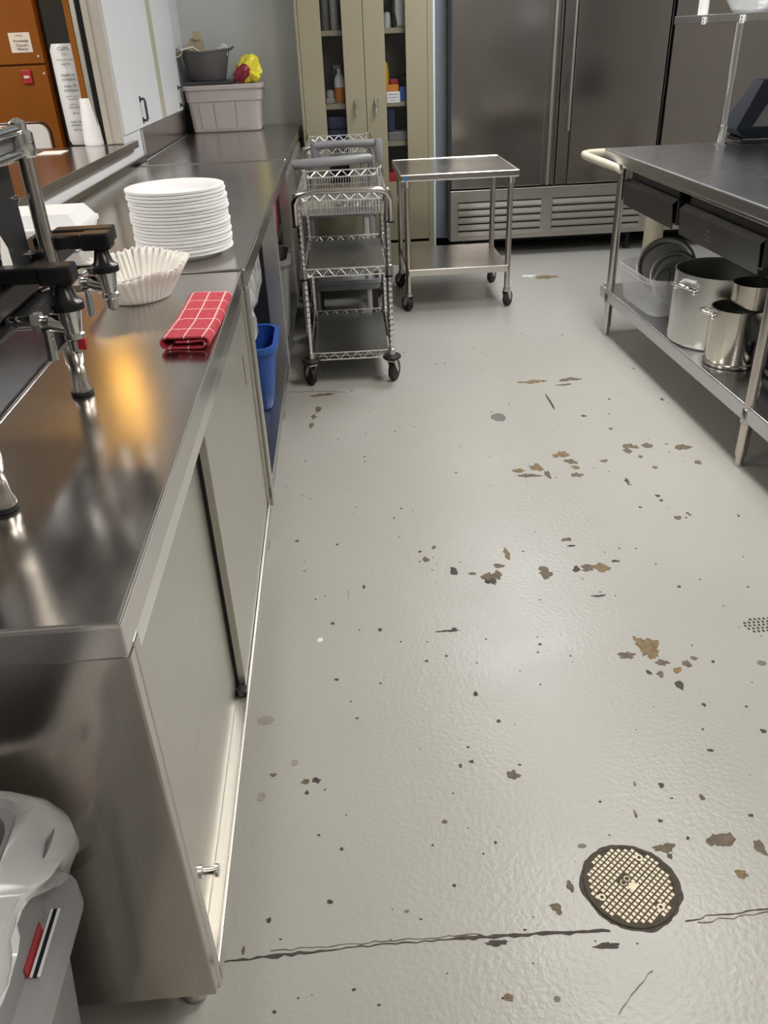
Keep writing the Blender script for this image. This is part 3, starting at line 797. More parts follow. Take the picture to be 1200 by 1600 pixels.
for (x, y) in ((-0.441, 1.306), (-0.442, 0.919), (-0.76, 1.29), (-0.76, 0.92)):
    a = part('leg', lathe(BM(), [(0.014, 0.992), (0.0155, 0.988), (0.0155, 0.956), (0.0125, 0.953), (0.0125, 0.938), (0.0135, 0.922), (0.0175, 0.912), (0.0175, 0.906), (0.012, 0.904)], (x, y, 0), 20), 'leg', t, True, ang=50)
    part('rubber_foot', lathe(BM(), [(0.012, 0.9006), (0.0185, 0.9006), (0.0185, 0.907), (0.012, 0.908)], (x, y, 0), 20), 'rubber', a, True)
# three taps with black lever arms
def tap(y, x, zl, k):
    a = part('lever', box(BM(), -0.47, x + 0.016, y - 0.014, y + 0.014, zl - 0.011, zl + 0.011, 0.003), 'black', t)
    part('lever_end', box(BM(), x - 0.026, x + 0.020, y - 0.018, y + 0.018, zl - 0.014, zl + 0.012, 0.004), 'black', a)
    part('bonnet', lathe(BM(), [(0.008, zl - 0.010), (0.011, zl - 0.018), (0.015, zl - 0.034), (0.022, zl - 0.040), (0.0225, zl - 0.049), (0.015, zl - 0.051)], (x, y, 0), 22), 'black', t, True)
    f = part('tap_body', lathe(BM(), [(0.017, zl - 0.050), (0.0165, zl - 0.056), (0.0125, zl - 0.082), (0.0145, zl - 0.084), (0.0145, zl - 0.090), (0.010, zl - 0.093), (0.010, zl - 0.108), (0.006, zl - 0.112)], (x, y, 0), 20), 'chrome', t, True)
    part('valve_tube', tube(BM(), [(-0.462, y, zl - 0.066), (x - 0.030, y, zl - 0.066), (x - 0.029, y, zl - 0.066), (x - 0.008, y, zl - 0.072)], [0.010, 0.010, 0.013, 0.011], 14), 'chrome', f, True)
    part('lock_nut', tube(BM(), [(x - 0.052, y, zl - 0.066), (x - 0.040, y, zl - 0.066)], 0.015, 6), 'leg', f)
    part('gauge_drain', tube(BM(), [(x - 0.034, y - 0.004, zl - 0.075), (x - 0.034, y - 0.008, zl - 0.118)], [0.006, 0.008], 10), 'chrome', f, True)
    if k == 0:
        part('tap_mark', box(BM(), x + 0.004, x + 0.0155, y - 0.010, y - 0.002, zl - 0.106, zl - 0.090, 0.001), 'red', f, label='red hot-water mark')
tap(1.135, -0.375, 1.140, 0)
tap(1.345, -0.372, 1.140, 1)
a = part('lever', box(BM(), -0.47, -0.372, 1.428, 1.462, 1.118, 1.142, 0.003), 'black', t)
part('lever_bracket', box(BM(), -0.500, -0.445, 1.29, 1.46, 1.100, 1.138, 0.003), 'black', t)
bm = BM()
box(bm, -0.455, -0.440, 0.86, 1.36, 1.098, 1.128, 0.003)
part('lever_beam', bm, 'black', t)
part('rear_valve', tube(BM(), [(-0.45, 1.44, 1.07), (-0.39, 1.44, 1.07)], 0.012, 12), 'chrome', t, True)
part('rear_valve_mount', tube(BM(), [(-0.47, 1.30, 1.07), (-0.45, 1.37, 1.07), (-0.43, 1.44, 1.07)], 0.009, 10), 'chrome', t, True)

# white takeout box behind the brewer
bx = thing('takeout_box', 'white foam takeout box half hidden behind the coffee brewer', 'box', (-0.84, 2.52, Z0))
bm = BM()
lo = [(-0.96, 2.40), (-0.715, 2.40), (-0.715, 2.62), (-0.96, 2.62)]
ins = lambda k: [Vector((x + (-0.84 - x)*k[0], y + (2.51 - y)*k[0], k[1])) for x, y in lo]
loft(bm, [ins((0.14, Z0 + 0.004)), ins((0.0, 0.955)), ins((-0.03, 0.956)), ins((-0.03, 0.962))])
part('box_base', bm, 'foam', bx)
bm = BM()
loft(bm, [ins((-0.03, 0.963)), ins((-0.03, 0.969)), ins((0.02, 0.972)), ins((0.20, 1.005)), ])
part('box_lid', bm, 'foam', bx)

# ================================================================== STACK OF FOAM PLATES
def plate_bm():
    b = BM()
    R_ = 0.130
    lathe(b, [(0.001, 0.0025), (0.078, 0.0025), (0.084, 0.0), (0.090, 0.001), (0.096, 0.010), (0.108, 0.019), (R_ - 0.004, 0.0195), (R_ - 0.0015, 0.0190), (R_, 0.0198), (R_, 0.0252), (R_ - 0.002, 0.0264),
              (0.107, 0.0235), (0.093, 0.0145), (0.086, 0.0055), (0.001, 0.0055)], (0, 0, 0), 56)
    return b
ORD = ['topmost', 'second', 'third', 'fourth', 'fifth', 'sixth', 'seventh', 'eighth', 'ninth', 'tenth', 'eleventh', 'twelfth', 'thirteenth', 'fourteenth', 'fifteenth', 'sixteenth', 'seventeenth', 'eighteenth', 'nineteenth']
NP = 19
proto = None
rp = random.Random(11)
for i in range(NP):
    z = Z0 + 0.0005 + (NP - 1 - i)*0.00855
    k = ORD[i]
    lab = ('topmost white foam plate of the stack on the steel counter' if i == 0 else
           'lowest white foam plate of the stack, resting on the steel counter' if i == NP - 1 else
           'white foam plate, %s from the top of the stack on the steel counter' % k)
    loc = (-0.410 + rp.uniform(-.0022, .0022) - 0.004*(i < 3), 2.312 + rp.uniform(-.0022, .0022), z)
    if proto is None:
        proto = solo('foam_plate', plate_bm(), 'foam', lab, 'plate', (0, 0, 0), 'foam plates in the stack', True, ang=50)
        bm = BM(); box(bm, -0.055, -0.035, -0.004, 0.004, 0.0055, 0.0075, 0.001)
        part('mould_rib', bm, 'foam', proto)
        proto.location = loc
    else:
        c = copy_tree(proto, loc, rp.uniform(0, 6.2), lab)

# ================================================================== COFFEE FILTERS (ruffled paper baskets, nested)
FC = Vector((-0.458, 1.893, Z0))
def filter_bm(off, top):
    b = BM()
    seg = 176
    prof = [(0.001, 0.0), (0.040, 0.0), (0.056, 0.001), (0.062, 0.006), (0.076, 0.030), (0.088, 0.052), (0.099, top)]
    inner = [(r - 0.0011, z + 0.0012) for r, z in prof[::-1]]
    inner[-1] = (0.001, 0.0012)
    def rf(r, z, a):
        k = max(0.0, min(1.0, (r - 0.050)/0.045))
        amp = 0.0050*k
        ph = 40*a + 0.8*math.sin(3*a + off)
        dent = 0.010*k*math.cos(2*(a - 0.9)) + 0.006*k*math.sin(3*a + 1 + off)
        return r + amp*math.sin(ph) + 0.35*amp*math.sin(2.3*ph + 1) + dent
    lathe(b, prof + inner, (0, 0, 0), seg, rfun=rf)
    for v in b.verts:
        a = math.atan2(v.co.y, v.co.x)
        k = max(0, v.co.z/0.074)
        v.co.z += k*(0.010*math.sin(a - 0.3) + 0.004*math.sin(5*a + off) + 0.0018*math.sin(40*a))
        v.co.z = max(v.co.z, 0.0)
    return b
b = filter_bm(0.0, 0.070); bmesh.ops.scale(b, vec=(1.13, 1.13, 1.10), verts=b.verts); bmesh.ops.translate(b, vec=FC, verts=b.verts)
solo('coffee_filter', b, 'paper', 'ruffled white paper coffee filter in front of the foam plates, outermost of the nested pair', 'coffee filter', FC, 'nested paper coffee filters', True, ang=180)
b = filter_bm(1.3, 0.070)
bmesh.ops.scale(b, vec=(1.068, 1.068, 1.055), verts=b.verts)
bmesh.ops.translate(b, vec=FC + Vector((0, 0, 0.003)), verts=b.verts)
solo('coffee_filter', b, 'paper', 'inner ruffled paper coffee filter lying inside the outermost one', 'coffee filter', FC + Vector((0, 0, 0.003)), 'nested paper coffee filters', True, ang=180)

# ================================================================== FOLDED RED TOWEL
def towel():
    b = BM()
    uvl = b.loops.layers.uv.new('UVMap')
    # section across the fold: (u across, z) running from the inner flap round the right edge, over the top, down the left edge
    sec = []
    w = 0.094
    def arc(cx, cz, r, a0, a1, n=6): return [(cx + r*math.cos(a0 + (a1-a0)*k/n), cz + r*math.sin(a0 + (a1-a0)*k/n)) for k in range(n + 1)]
    sec += [(0.030, 0.0150), (0.055, 0.0150)]
    sec += arc(w - 0.014, 0.0105, 0.0065, PI/2, -PI/2)
    sec += [(0.06, 0.0035), (0.03, 0.0030)]
    sec += arc(0.012, 0.0130, 0.0100, 1.5*PI, 0.5*PI)
    sec += [(0.03, 0.0235), (0.055, 0.0232)]
    sec += arc(w - 0.010, 0.0135, 0.0100, PI/2, -0.25*PI)
    L_ = 0.325; n = 26; th = 0.0034
    m = len(sec)
    # arc length and offset
    ln = [0.0]
    for p, q in zip(sec, sec[1:]): ln.append(ln[-1] + math.hypot(q[0]-p[0], q[1]-p[1]))
    nor = []
    for i in range(m):
        p = sec[max(0, i-1)]; q = sec[min(m-1, i+1)]
        d = math.hypot(q[0]-p[0], q[1]-p[1]) or 1
        nor.append((-(q[1]-p[1])/d, (q[0]-p[0])/d))
    rings = []
    for j in range(n + 1):
        v = L_*j/n
        ring = []
        for side in (0, 1):
            for i in range(m):
                k = i if side == 0 else m - 1 - i
                off = th/2 if side == 0 else -th/2
                u = sec[k][0] + nor[k][0]*off; z = sec[k][1] + nor[k][1]*off
                wob = 0.0022*noise.noise(Vector((u*40, v*18, 0.3*k/m))) * min(1, z/0.01)
                sag = 1 - 0.10*(v/L_)
                ring.append((b.verts.new((u + 0.003*math.sin(v*14), v + 0.003*math.sin(u*60), max(0.0006, z*sag + wob))), ln[k], v))
        rings.append(ring)
    M2 = 2*m
    for j in range(n):
        for k in range(M2):
            q = (rings[j][k], rings[j][(k+1) % M2], rings[j+1][(k+1) % M2], rings[j+1][k])
            f = b.faces.new([x[0] for x in q])
            for lp, x in zip(f.loops, q): lp[uvl].uv = (x[1], x[2])
    for ring, rv in ((rings[0], 1), (rings[-1], 0)):
        for i in range(m - 1):
            q = (ring[i], ring[i+1], ring[M2-2-i], ring[M2-1-i])
            f = b.faces.new([x[0] for x in (q if rv else q[::-1])])
            for lp, x in zip(f.loops, (q if rv else q[::-1])): lp[uvl].uv = (x[1], x[2])
    return b
b = towel()
loc = (-0.345, 1.505, Z0)
mt = Matrix.Translation(loc) @ Matrix.Rotation(-0.045, 4, 'Z')
b.transform(mt)
o = solo('kitchen_towel', b, 'towel', 'folded red checked cloth on the steel counter edge', 'towel', loc, None, True, -0.045, ang=60)

# ================================================================== TOTE, BUCKET, BAG AT THE FAR END
ZB = 0.9065
def tote():
    t = thing('storage_tote', 'taupe plastic storage tote standing on the far counter', 'tote', (-0.637, 5.90, ZB))
    W0, D0, H0, cx, cy = 0.428, 0.30, 0.268, -0.637, 5.90
    b = BM()
    def lp(w, d, z, r): return [Vector((x + cx, y + cy, z + ZB)) for x, y in rrect(w, d, r, 4)]
    Ls = [lp(W0 - 0.02, D0 - 0.02, 0.0, 0.025), lp(W0, D0, 0.008, 0.03), lp(W0 + 0.026, D0 + 0.018, 0.175, 0.03), lp(W0 + 0.040, D0 + 0.030, 0.178, 0.03), lp(W0 + 0.048, D0 + 0.036, 0.243, 0.03)]
    loft(b, Ls)
    part('tote_body', b, 'taupe', t, True, ang=30)
    b = BM()
    Ls = [lp(W0 + 0.048, D0 + 0.036, 0.2435, 0.03), lp(W0 + 0.072, D0 + 0.050, 0.244, 0.035), lp(W0 + 0.072, D0 + 0.050, 0.262, 0.035), lp(W0 + 0.060, D0 + 0.042, 0.268, 0.032)]
    loft(b, Ls)
    part('tote_lid', b, 'taupe', t, True, ang=30)
    # raised panels on the near side
    for (x0, x1) in ((-0.150, -0.068), (-0.062, 0.062), (0.068, 0.150)):
        b = BM()
        y0 = cy - D0/2; k = 0.0095
        hexa(b, [(cx + x0, y0 - 0.004, ZB + 0.020), (cx + x1, y0 - 0.004, ZB + 0.020), (cx + x1, y0 + 0.02, ZB + 0.020), (cx + x0, y0 + 0.02, ZB + 0.020),
                 (cx + x0*1.06, y0 - k - 0.004, ZB + 0.172), (cx + x1*1.06, y0 - k - 0.004, ZB + 0.172), (cx + x1*1.06, y0 + 0.02, ZB + 0.172), (cx + x0*1.06, y0 + 0.02, ZB + 0.172)])
        part('side_panel', b, 'taupe', t)
    return t
tote()
ZT = ZB + 0.2685
dt = solo('baking_tray', box(BM(), -0.875, -0.57, 5.765, 6.05, ZT, ZT + 0.022, 0.006), 'darkmetal', 'dark shallow tray lying on the tote under the grey bucket', 'tray', (-0.72, 5.9, ZT))
ZU = ZT + 0.0225
t = thing('fabric_bucket', 'dark grey flared bucket on top of the taupe tote', 'bucket', (-0.735, 5.90, ZU))
b = BM()
n = 36
lathe(b, [(0.001, ZU), (0.108, ZU), (0.113, ZU + 0.006), (0.152, ZU + 0.150), (0.158, ZU + 0.152), (0.158, ZU + 0.162), (0.150, ZU + 0.162), (0.146, ZU + 0.150), (0.107, ZU + 0.008), (0.001, ZU + 0.006)], (-0.735, 5.905, 0), n)
for v in b.verts:
    if v.co.z > ZU + 0.12: v.co.z += 0.012*abs(v.co.x + 0.735)/0.15
part('bucket_body', b, 'bucket', t, True, ang=50)
for sx in (-1, 1):
    part('handle_tab', tube(BM(), [(-0.735 + sx*0.15, 5.88, ZU + 0.160), (-0.735 + sx*0.178, 5.885, ZU + 0.178), (-0.735 + sx*0.178, 5.925, ZU + 0.178), (-0.735 + sx*0.15, 5.93, ZU + 0.160)], 0.006, 6), 'bucket', t, True)
b = BM()
prism(b, [(x, y) for x, y in rrect(0.10, 0.22, 0.03, 4)], 0, 0.012, frame_mtx((-0.79, 5.955, ZU + 0.125), (1, 0.1, 0), (0, -0.10, 1)))
prism(b, [(x, y) for x, y in rrect(0.05, 0.05, 0.018, 4)], 0, 0.0115, frame_mtx((-0.777, 5.932, ZU + 0.250), (1, 0.1, 0), (0, -0.10, 1)))
solo('cutting_board', b, 'board', 'pale wooden board with a short handle standing in the grey bucket', 'board', (-0.79, 5.95, ZU + 0.01))
b = BM()
for k in range(7):
    a = k/7*PI
    tube(b, [Vector((-0.87, 5.80, ZU + 0.175)) + Vector((0.030*math.sin(s)*math.cos(a) - 0.05*s/PI, 0.030*math.sin(s)*math.sin(a), -0.022 + 0.02*math.cos(s))) for s in [PI*q/8 for q in range(9)]], 0.0022, 5)
tube(b, [(-0.87, 5.80, ZU + 0.173), (-0.80, 5.84, ZU + 0.186), (-0.74, 5.87, ZU + 0.14)], 0.006, 8)
solo('whisk', b, 'cream', 'wire whisk sticking out over the left rim of the grey bucket', 'whisk', (-0.82, 5.83, ZU + 0.16), smooth=True)
b = BM()
prism(b, [(-0.03, 0), (0.03, 0), (0.034, 0.05), (0.01, 0.065), (-0.025, 0.045)], 0, 0.02, frame_mtx((-0.622, 5.885, ZU + 0.135), (1, 0, 0), (0, -0.1, 1)))
o = solo('seasoning_packet', b, 'whiteplastic', 'white printed packet peeking over the right rim of the grey bucket', 'packet', (-0.62, 5.885, ZU + 0.135))
b = BM()
for k, (u, v, s) in enumerate(((-0.012, 0.047, 0.004), (0.004, 0.052, 0.004), (0.016, 0.045, 0.004), (0.0, 0.038, 0.004))):
    prism(b, [(u, v), (u + s, v), (u + s, v + s*1.5), (u, v + s*1.5)], 0.0202, 0.0208, frame_mtx((-0.622, 5.885, ZU + 0.135), (1, 0, 0), (0, -0.1, 1)))
part('packet_print', b, 'ink', o)
# crumpled yellow bag with red patch
b = BM()
bmesh.ops.create_icosphere(b, subdivisions=4, radius=1.0)
for v in b.verts:
    p = v.co.copy()
    q = Vector((p.x*0.082, p.y*0.075, p.z*0.065))
    q *= 1 + 0.28*noise.noise(p*2.2 + Vector((3, 1, 0))) + 0.12*noise.noise(p*6)
    q.z += 0.058 + 0.055*max(0, p.z)**2*(0.6 + 0.6*p.x)
    v.co = Vector((-0.475, 5.875, ZT)) + Vector((q.x, q.y, max(q.z, 0.0006)))
o = solo('snack_bag', b, 'yellow', 'crumpled yellow bag with a dark red patch on the taupe tote', 'bag', (-0.475, 5.875, ZT), smooth=True, ang=30)
b = BM()
bmesh.ops.create_icosphere(b, subdivisions=3, radius=1.0)
for v in b.verts:
    p = v.co.copy()
    v.co = Vector((-0.512, 5.805, ZT + 0.056)) + Vector((p.x*0.052, p.y*0.022, p.z*0.046 + 0.02*p.x))*(1 + 0.25*noise.noise(p*3))
part('red_patch', b, 'deepred', o, True, label='dark red printed side of the bag')

# ================================================================== THINGS ON THE OPEN SHELVES
b = BM()
bmesh.ops.create_grid(b, x_segments=10, y_segments=10, size=0.5)
b.free()
for (x, y, z, sx, sy, sz, lab, sd) in ((-0.40, 2.80, 0.6005, 0.13, 0.30, 0.20, 'clear plastic wrapped bundle on the upper shelf under the counter', 1.0),
                                       (-0.36, 2.335, 0.6005, 0.11, 0.12, 0.16, 'smaller clear plastic wrapped bundle nearest the corner post', 4.0)):
    b = BM()
    bmesh.ops.create_icosphere(b, subdivisions=4, radius=1.0)
    for v in b.verts:
        p = v.co.copy()
        e = [math.copysign(abs(c)**0.55, c) for c in p]
        q = Vector((e[0]*sx, e[1]*sy, (e[2]*0.5 + 0.5)*sz))
        q *= 1 + 0.08*noise.noise(p*3 + Vector((sd, 0, 0))) + 0.05*noise.noise(p*9 + Vector((sd, 0, 0)))
        v.co = Vector((x, y, z)) + Vector((q.x, q.y, max(0, q.z)))
    solo('wrapped_bundle', b, 'wrap', lab, 'bundle', (x, y, z), smooth=True, ang=25)
def waste_bin(name, lab, mat, x, y, w, d, h, rim, z=0.2655, rz=0.0):
    t = thing(name, lab, 'bin', (x, y, z), rz)
    part('bin_body', tub(BM(), w, d, h, 0.03, 0.05, 0.004, (0, 0, 0), 0.012), mat, t, True, local=True, ang=35)
    return t
waste_bin('waste_bin', 'blue plastic bin on the bottom shelf under the middle counter', 'blue', -0.345, 2.80, 0.17, 0.23, 0.235, 0.012)
waste_bin('waste_bin', 'grey plastic bin on the bottom shelf behind the blue bin', 'greyplastic', -0.315, 3.60, 0.17, 0.26, 0.34, 0.012)
b = BM(); box(b, -0.40, -0.265, 3.78, 4.02, 0.64, 0.79, 0.004)
o = solo('food_carton', b, 'pink', 'pink carton on the far open shelf under the counter', 'carton', (-0.33, 3.9, 0.64))
t = thing('shelf_rack', 'dark rack carrying the pink carton under the middle counter', 'rack', (-0.36, 3.9, 0.2655))
part('rack_board', box(BM(), -0.55, -0.25, 3.72, 4.10, 0.62, 0.64, 0.002), 'darkmetal', t)
for (x, y) in ((-0.54, 3.73), (-0.54, 4.09), (-0.262, 4.09), (-0.262, 3.845)):
    part('leg', tube(BM(), [(x, y, 0.2658), (x, y, 0.622)], 0.007, 8), 'darkmetal', t, True)
# folded dark blue cloth on the bottom shelf at the front of the opening
b = BM(); box(b, -0.42, -0.262, 2.25, 2.60, 0.2662, 0.30, 0.012)
solo('folded_cloth', b, 'bluecloth', 'folded dark blue cloth on the bottom shelf in front of the blue bin', 'cloth', (-0.34, 2.42, 0.2662))

# ================================================================== GREY BIN WITH LINER AT THE NEAR LEFT CORNER
t = thing('trash_bin', 'grey bin with a clear liner at the near end of the counter', 'bin', (-0.60, 0.44, 0.0))
xr, yb = -0.367, 0.650
def lp(dx, dy, z, r=0.035, fine=False):
    x1 = xr + dx; y1 = yb + dy
    base = rrect(2*(x1 + 0.60), 2*(y1 - 0.40), r, 5, -0.60, 0.40)
    out = []
    for a, c in zip(base, base[1:] + base[:1]):
        n = max(1, int(math.hypot(c[0]-a[0], c[1]-a[1]) / 0.018)) if fine else 1
        out += [Vector((a[0] + (c[0]-a[0])*k/n, a[1] + (c[1]-a[1])*k/n, z)) for k in range(n)]
    return out
b = BM()
loft(b, [lp(-0.065, -0.05, 0.0), lp(-0.062, -0.047, 0.01), lp(-0.012, -0.012, 0.500), lp(0.008, 0.008, 0.502), lp(0.008, 0.008, 0.530), lp(-0.022, -0.024, 0.532), lp(-0.010, -0.020, 0.69), lp(-0.022, -0.032, 0.69), lp(-0.085, -0.075, 0.02)])
part('bin_body', b, 'bingrey', t, True, ang=30)
for (y0, y1) in ((0.50, 0.515), (0.27, 0.285)):
    b = BM(); hexa(b, [(xr - 0.062, y0 - 0.02, 0.02), (xr - 0.05, y0 - 0.02, 0.02), (xr - 0.05, y1 - 0.02, 0.02), (xr - 0.062, y1 - 0.02, 0.02),
                       (xr - 0.02, y0, 0.495), (xr - 0.007, y0, 0.495), (xr - 0.007, y1, 0.495), (xr - 0.02, y1, 0.495)])
    part('side_rib', b, 'bingrey', t)
b = BM()
for (a, c) in ((0.0005, 0.0035), (0.0085, 0.0115)):
    box(b, xr - 0.018 + a, xr - 0.018 + c, 0.525, 0.605, 0.5325, 0.5345)
part('rim_stripe', b, 'whiteplastic', t)
part('rim_stripe', box(BM(), xr - 0.0145, xr - 0.0095, 0.525, 0.605, 0.5325, 0.534), 'navy', t, label='navy stripe')
part('rim_stripe', box(BM(), xr - 0.0205, xr - 0.0193, 0.525, 0.580, 0.5325, 0.548), 'red', t, label='red stripe')
# liner folded over the rim
b = BM()
rr = random.Random(5)
prof = [(-0.075, -0.07, 0.45), (-0.040, -0.038, 0.60), (-0.020, -0.028, 0.682), (-0.011, -0.021, 0.700), (-0.001, -0.012, 0.698), (0.014, 0.000, 0.668), (0.022, 0.006, 0.635), (0.019, 0.006, 0.600), (0.008, 0.004, 0.575), (0.004, 0.002, 0.560)]
LINER = [lp(dx, dy, z, 0.028, False) for dx, dy, z in prof]
NSEG = [max(1, int((LINER[4][(k+1) % len(LINER[4])] - p).length / 0.014)) for k, p in enumerate(LINER[4])]
LINER = [[p.lerp(lpn[(k+1) % len(lpn)], j/NSEG[k]) for k, p in enumerate(lpn) for j in range(NSEG[k])] for lpn in LINER]
loops = []
for i, (dx, dy, z) in enumerate(prof):
    pts = []
    for k, p in enumerate(LINER[i]):
        w = 0.013 if i >= 4 else 0.003
        f = (noise.noise(Vector((p.x*16, p.y*16, i*0.6))) + 0.6*noise.noise(Vector((p.x*45, p.y*45, i*0.9)))) * w
        dirv = Vector((p.x + 0.60, p.y - 0.40, 0)).normalized()
        zz = p.z + 0.004*noise.noise(Vector((p.x*50, p.y*50, i))) + noise.noise(Vector((p.x*9, p.y*9, 7 + i*.4))) * (0.012 if i > 5 else 0.004)
        q = p + dirv*f
        if i >= 6 and p.x > -0.55: zz += {6: 0.4, 7: 0.75}.get(i, 1.05)*max(0.0, 0.62 - p.y)
        pts.append(Vector((q.x, min(q.y, 0.662), min(zz, 0.70 if i < 6 else 0.692 - 0.002*i))))
    loops.append(pts)
loft(b, loops, False, False)
part('bin_liner', b, 'bag', t, True, ang=60)
b = BM(); bmesh.ops.create_uvsphere(b, u_segments=20, v_segments=10, radius=1.0, matrix=Matrix.Translation((-0.3475, 0.586, 0.672)) @ Matrix.Rotation(0.5, 4, 'Y') @ Matrix.Rotation(0.5, 4, 'X') @ Matrix.Diagonal((0.002, 0.016, 0.010, 1)))
part('liner_hole', b, 'greyplastic', t, True, label='dark hole in the liner')

# ================================================================== WIRE CARTS
def wire_cart(lab, loc, rz, rim=0.845):
    t = thing('wire_cart', lab, 'cart', loc, rz, 'wire carts in the aisle')
    w, L = 0.372, 0.665
    xs = (-w/2, w/2)
    def truss_bm(b, p, q, z0, z1, n):
        p = Vector(p); q = Vector(q)
        for z in (z0, z1):
            tube(b, [p + Vector((0, 0, z)), q + Vector((0, 0, z))], 0.0036, 6)
        pts = []
        for k in range(n + 1):
            pts.append(p.lerp(q, k/n) + Vector((0, 0, z0 if k % 2 else z1)))
        for a, c in zip(pts, pts[1:]): tube(b, [a, c], 0.0026, 5)
    # posts with grooves
    for x in xs:
        for y in (0.0, L):
            top = rim + 0.012
            prof = [(0.0125, 0.125)]
            z = 0.15
            while z < top - 0.02:
                prof += [(0.0125, z), (0.01215, z + 0.0012), (0.0125, z + 0.0024)]
                z += 0.0254
            prof += [(0.0125, top - 0.002), (0.010, top)]
            part('post', lathe(BM(), prof, (x, y, 0), 12), 'chrome', t, True, local=True)
    for zs in (0.515, 0.135):
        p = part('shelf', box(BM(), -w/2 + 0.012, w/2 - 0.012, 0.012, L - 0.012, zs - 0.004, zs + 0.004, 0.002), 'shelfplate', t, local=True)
        for (a, c, n) in (((-w/2, 0, 0), (w/2, 0, 0), 14), ((-w/2, L, 0), (w/2, L, 0), 14), ((-w/2, 0, 0), (-w/2, L, 0), 22), ((w/2, 0, 0), (w/2, L, 0), 22)):
            b = BM(); truss_bm(b, a, c, zs - 0.012, zs + 0.020, n)
            part('wire_rim', b, 'wire', p, True, local=True)
        for x in xs:
            for y in (0.0, L):
                part('shelf_clamp', lathe(BM(), [(0.0135, zs - 0.020), (0.020, zs - 0.016), (0.017, zs + 0.026), (0.0135, zs + 0.028)], (x, y, 0), 12), 'leg', p, True, local=True)
                part('clamp_ring', lathe(BM(), [(0.0128, zs - 0.029), (0.0170, zs - 0.028), (0.0170, zs - 0.022), (0.0128, zs - 0.021)], (x, y, 0), 12), 'black', p, True, local=True)
    # basket
    zt, zb = rim, rim - 0.088
    bk = part('basket_floor', box(BM(), -w/2 + 0.016, w/2 - 0.016, 0.016, L - 0.016, zb - 0.003, zb + 0.001), 'chrome', t, local=True)
    for (a, c, n) in (((-w/2, 0, 0), (w/2, 0, 0), 12), ((-w/2, L, 0), (w/2, L, 0), 12), ((-w/2, 0, 0), (-w/2, L, 0), 20), ((w/2, 0, 0), (w/2, L, 0), 20)):
        b = BM(); truss_bm(b, a, c, zt - 0.030, zt, n)
        part('basket_rim', b, 'wire', bk, True, local=True)
    b = BM()
    for k in range(1, 27):
        x = -w/2 + 0.012 + (w - 0.024)*k/27
        for y in (0.008, L - 0.008): tube(b, [(x, y, zt - 0.030), (x, y + (0.006 if y < 0.1 else -0.006), zb)], 0.0020, 5)
    for k in range(1, 45):
        y = 0.012 + (L - 0.024)*k/45
        for x in (-w/2 + 0.008, w/2 - 0.008): tube(b, [(x, y, zt - 0.030), (x + (0.006 if x < 0 else -0.006), y, zb)], 0.0020, 5)
    for zz in (zb + 0.028,):
        tube(b, [(-w/2 + .012, .012, zz), (w/2 - .012, .012, zz), (w/2 - .012, L - .012, zz), (-w/2 + .012, L - .012, zz)], 0.0022, 5, True)
    part('basket_wires', b, 'wire', bk, True, kind='stuff', local=True)
    for x in xs:
        for y in (0.0, L):
            part('basket_clamp', lathe(BM(), [(0.0135, zt - 0.045), (0.021, zt - 0.040), (0.018, zt + 0.004), (0.0135, zt + 0.006)], (x, y, 0), 12), 'leg', bk, True, local=True)
    # arched push handle at the near end
    hz = rim + 0.016
    r = 0.050
    pts = [(-w/2 - 0.014, -0.016, rim - 0.12), (-w/2 - 0.014, -0.020, rim - 0.065), (-w/2 - 0.013, -0.035, hz - r*0.9), (-w/2 + 0.002, -0.048, hz - r*0.33), (-w/2 + 0.030, -0.055, hz - 0.004), (-w/2 + 0.065, -0.057, hz)]
    pts = pts + [(-p[0], p[1], p[2]) for p in pts[::-1]]
    hh = part('handle', tube(BM(), pts, 0.0125, 12), 'leg', t, True, local=True)
    for x in xs:
        sx = -1 if x < 0 else 1
        part('handle_bracket', box(BM(), min(x, x + sx*0.022), max(x, x + sx*0.022), -0.022, 0.006, rim - 0.105, rim - 0.085, 0.002), 'leg', hh, local=True)
        part('handle_ring', lathe(BM(), [(0.0128, rim - 0.127), (0.0165, rim - 0.126), (0.0165, rim - 0.120), (0.0128, rim - 0.119)], (x + sx*0.014, -0.016, 0), 12), 'black', hh, True, local=True)
    # casters with round rubber bumpers
    for i, x in enumerate(xs):
        for y in (0.0, L):
            cs = part('caster_fork', tube(BM(), [(x, y, 0.100), (x, y, 0.122)], 0.014, 10), 'leg', t, True, local=True)
            a = (0.5 if x < 0 else -0.45) + (0.3 if y > 0.3 else 0)
            mt = Matrix.Translation((x, y, 0)) @ Matrix.Rotation(a, 4, 'Z')
            b = BM()
            for s in (-1, 1):
                hexa(b, [mt @ Vector(p) for p in ((s*0.016 - .0015, 0.018, 0.052), (s*0.016 + .0015, 0.018, 0.052), (s*0.016 + .0015, 0.040, 0.052), (s*0.016 - .0015, 0.040, 0.052),
                                                  (s*0.016 - .0015, -0.018, 0.104), (s*0.016 + .0015, -0.018, 0.104), (s*0.016 + .0015, 0.020, 0.104), (s*0.016 - .0015, 0.020, 0.104))])
            box(b, -0.019, 0.019, -0.019, 0.019, 0.100, 0.106, mtx=mt)
            part('fork_plate', b, 'leg', cs, local=True)
            mw = mt @ Matrix.Translation((0, 0.024, 0.0505)) @ Matrix.Rotation(PI/2, 4, 'Y')
            part('wheel', lathe(BM(), [(0.008, -0.014), (0.040, -0.014), (0.0475, -0.011), (0.050, -0.004), (0.050, 0.004), (0.0475, 0.011), (0.040, 0.014), (0.008, 0.014)], (0, 0, 0), 24, mw), 'rubber', cs, True, local=True)
            part('axle_nut', lathe(BM(), [(0.002, -0.019), (0.009, -0.019), (0.009, 0.019), (0.002, 0.019)], (0, 0, 0), 8, mw), 'leg', cs, local=True)
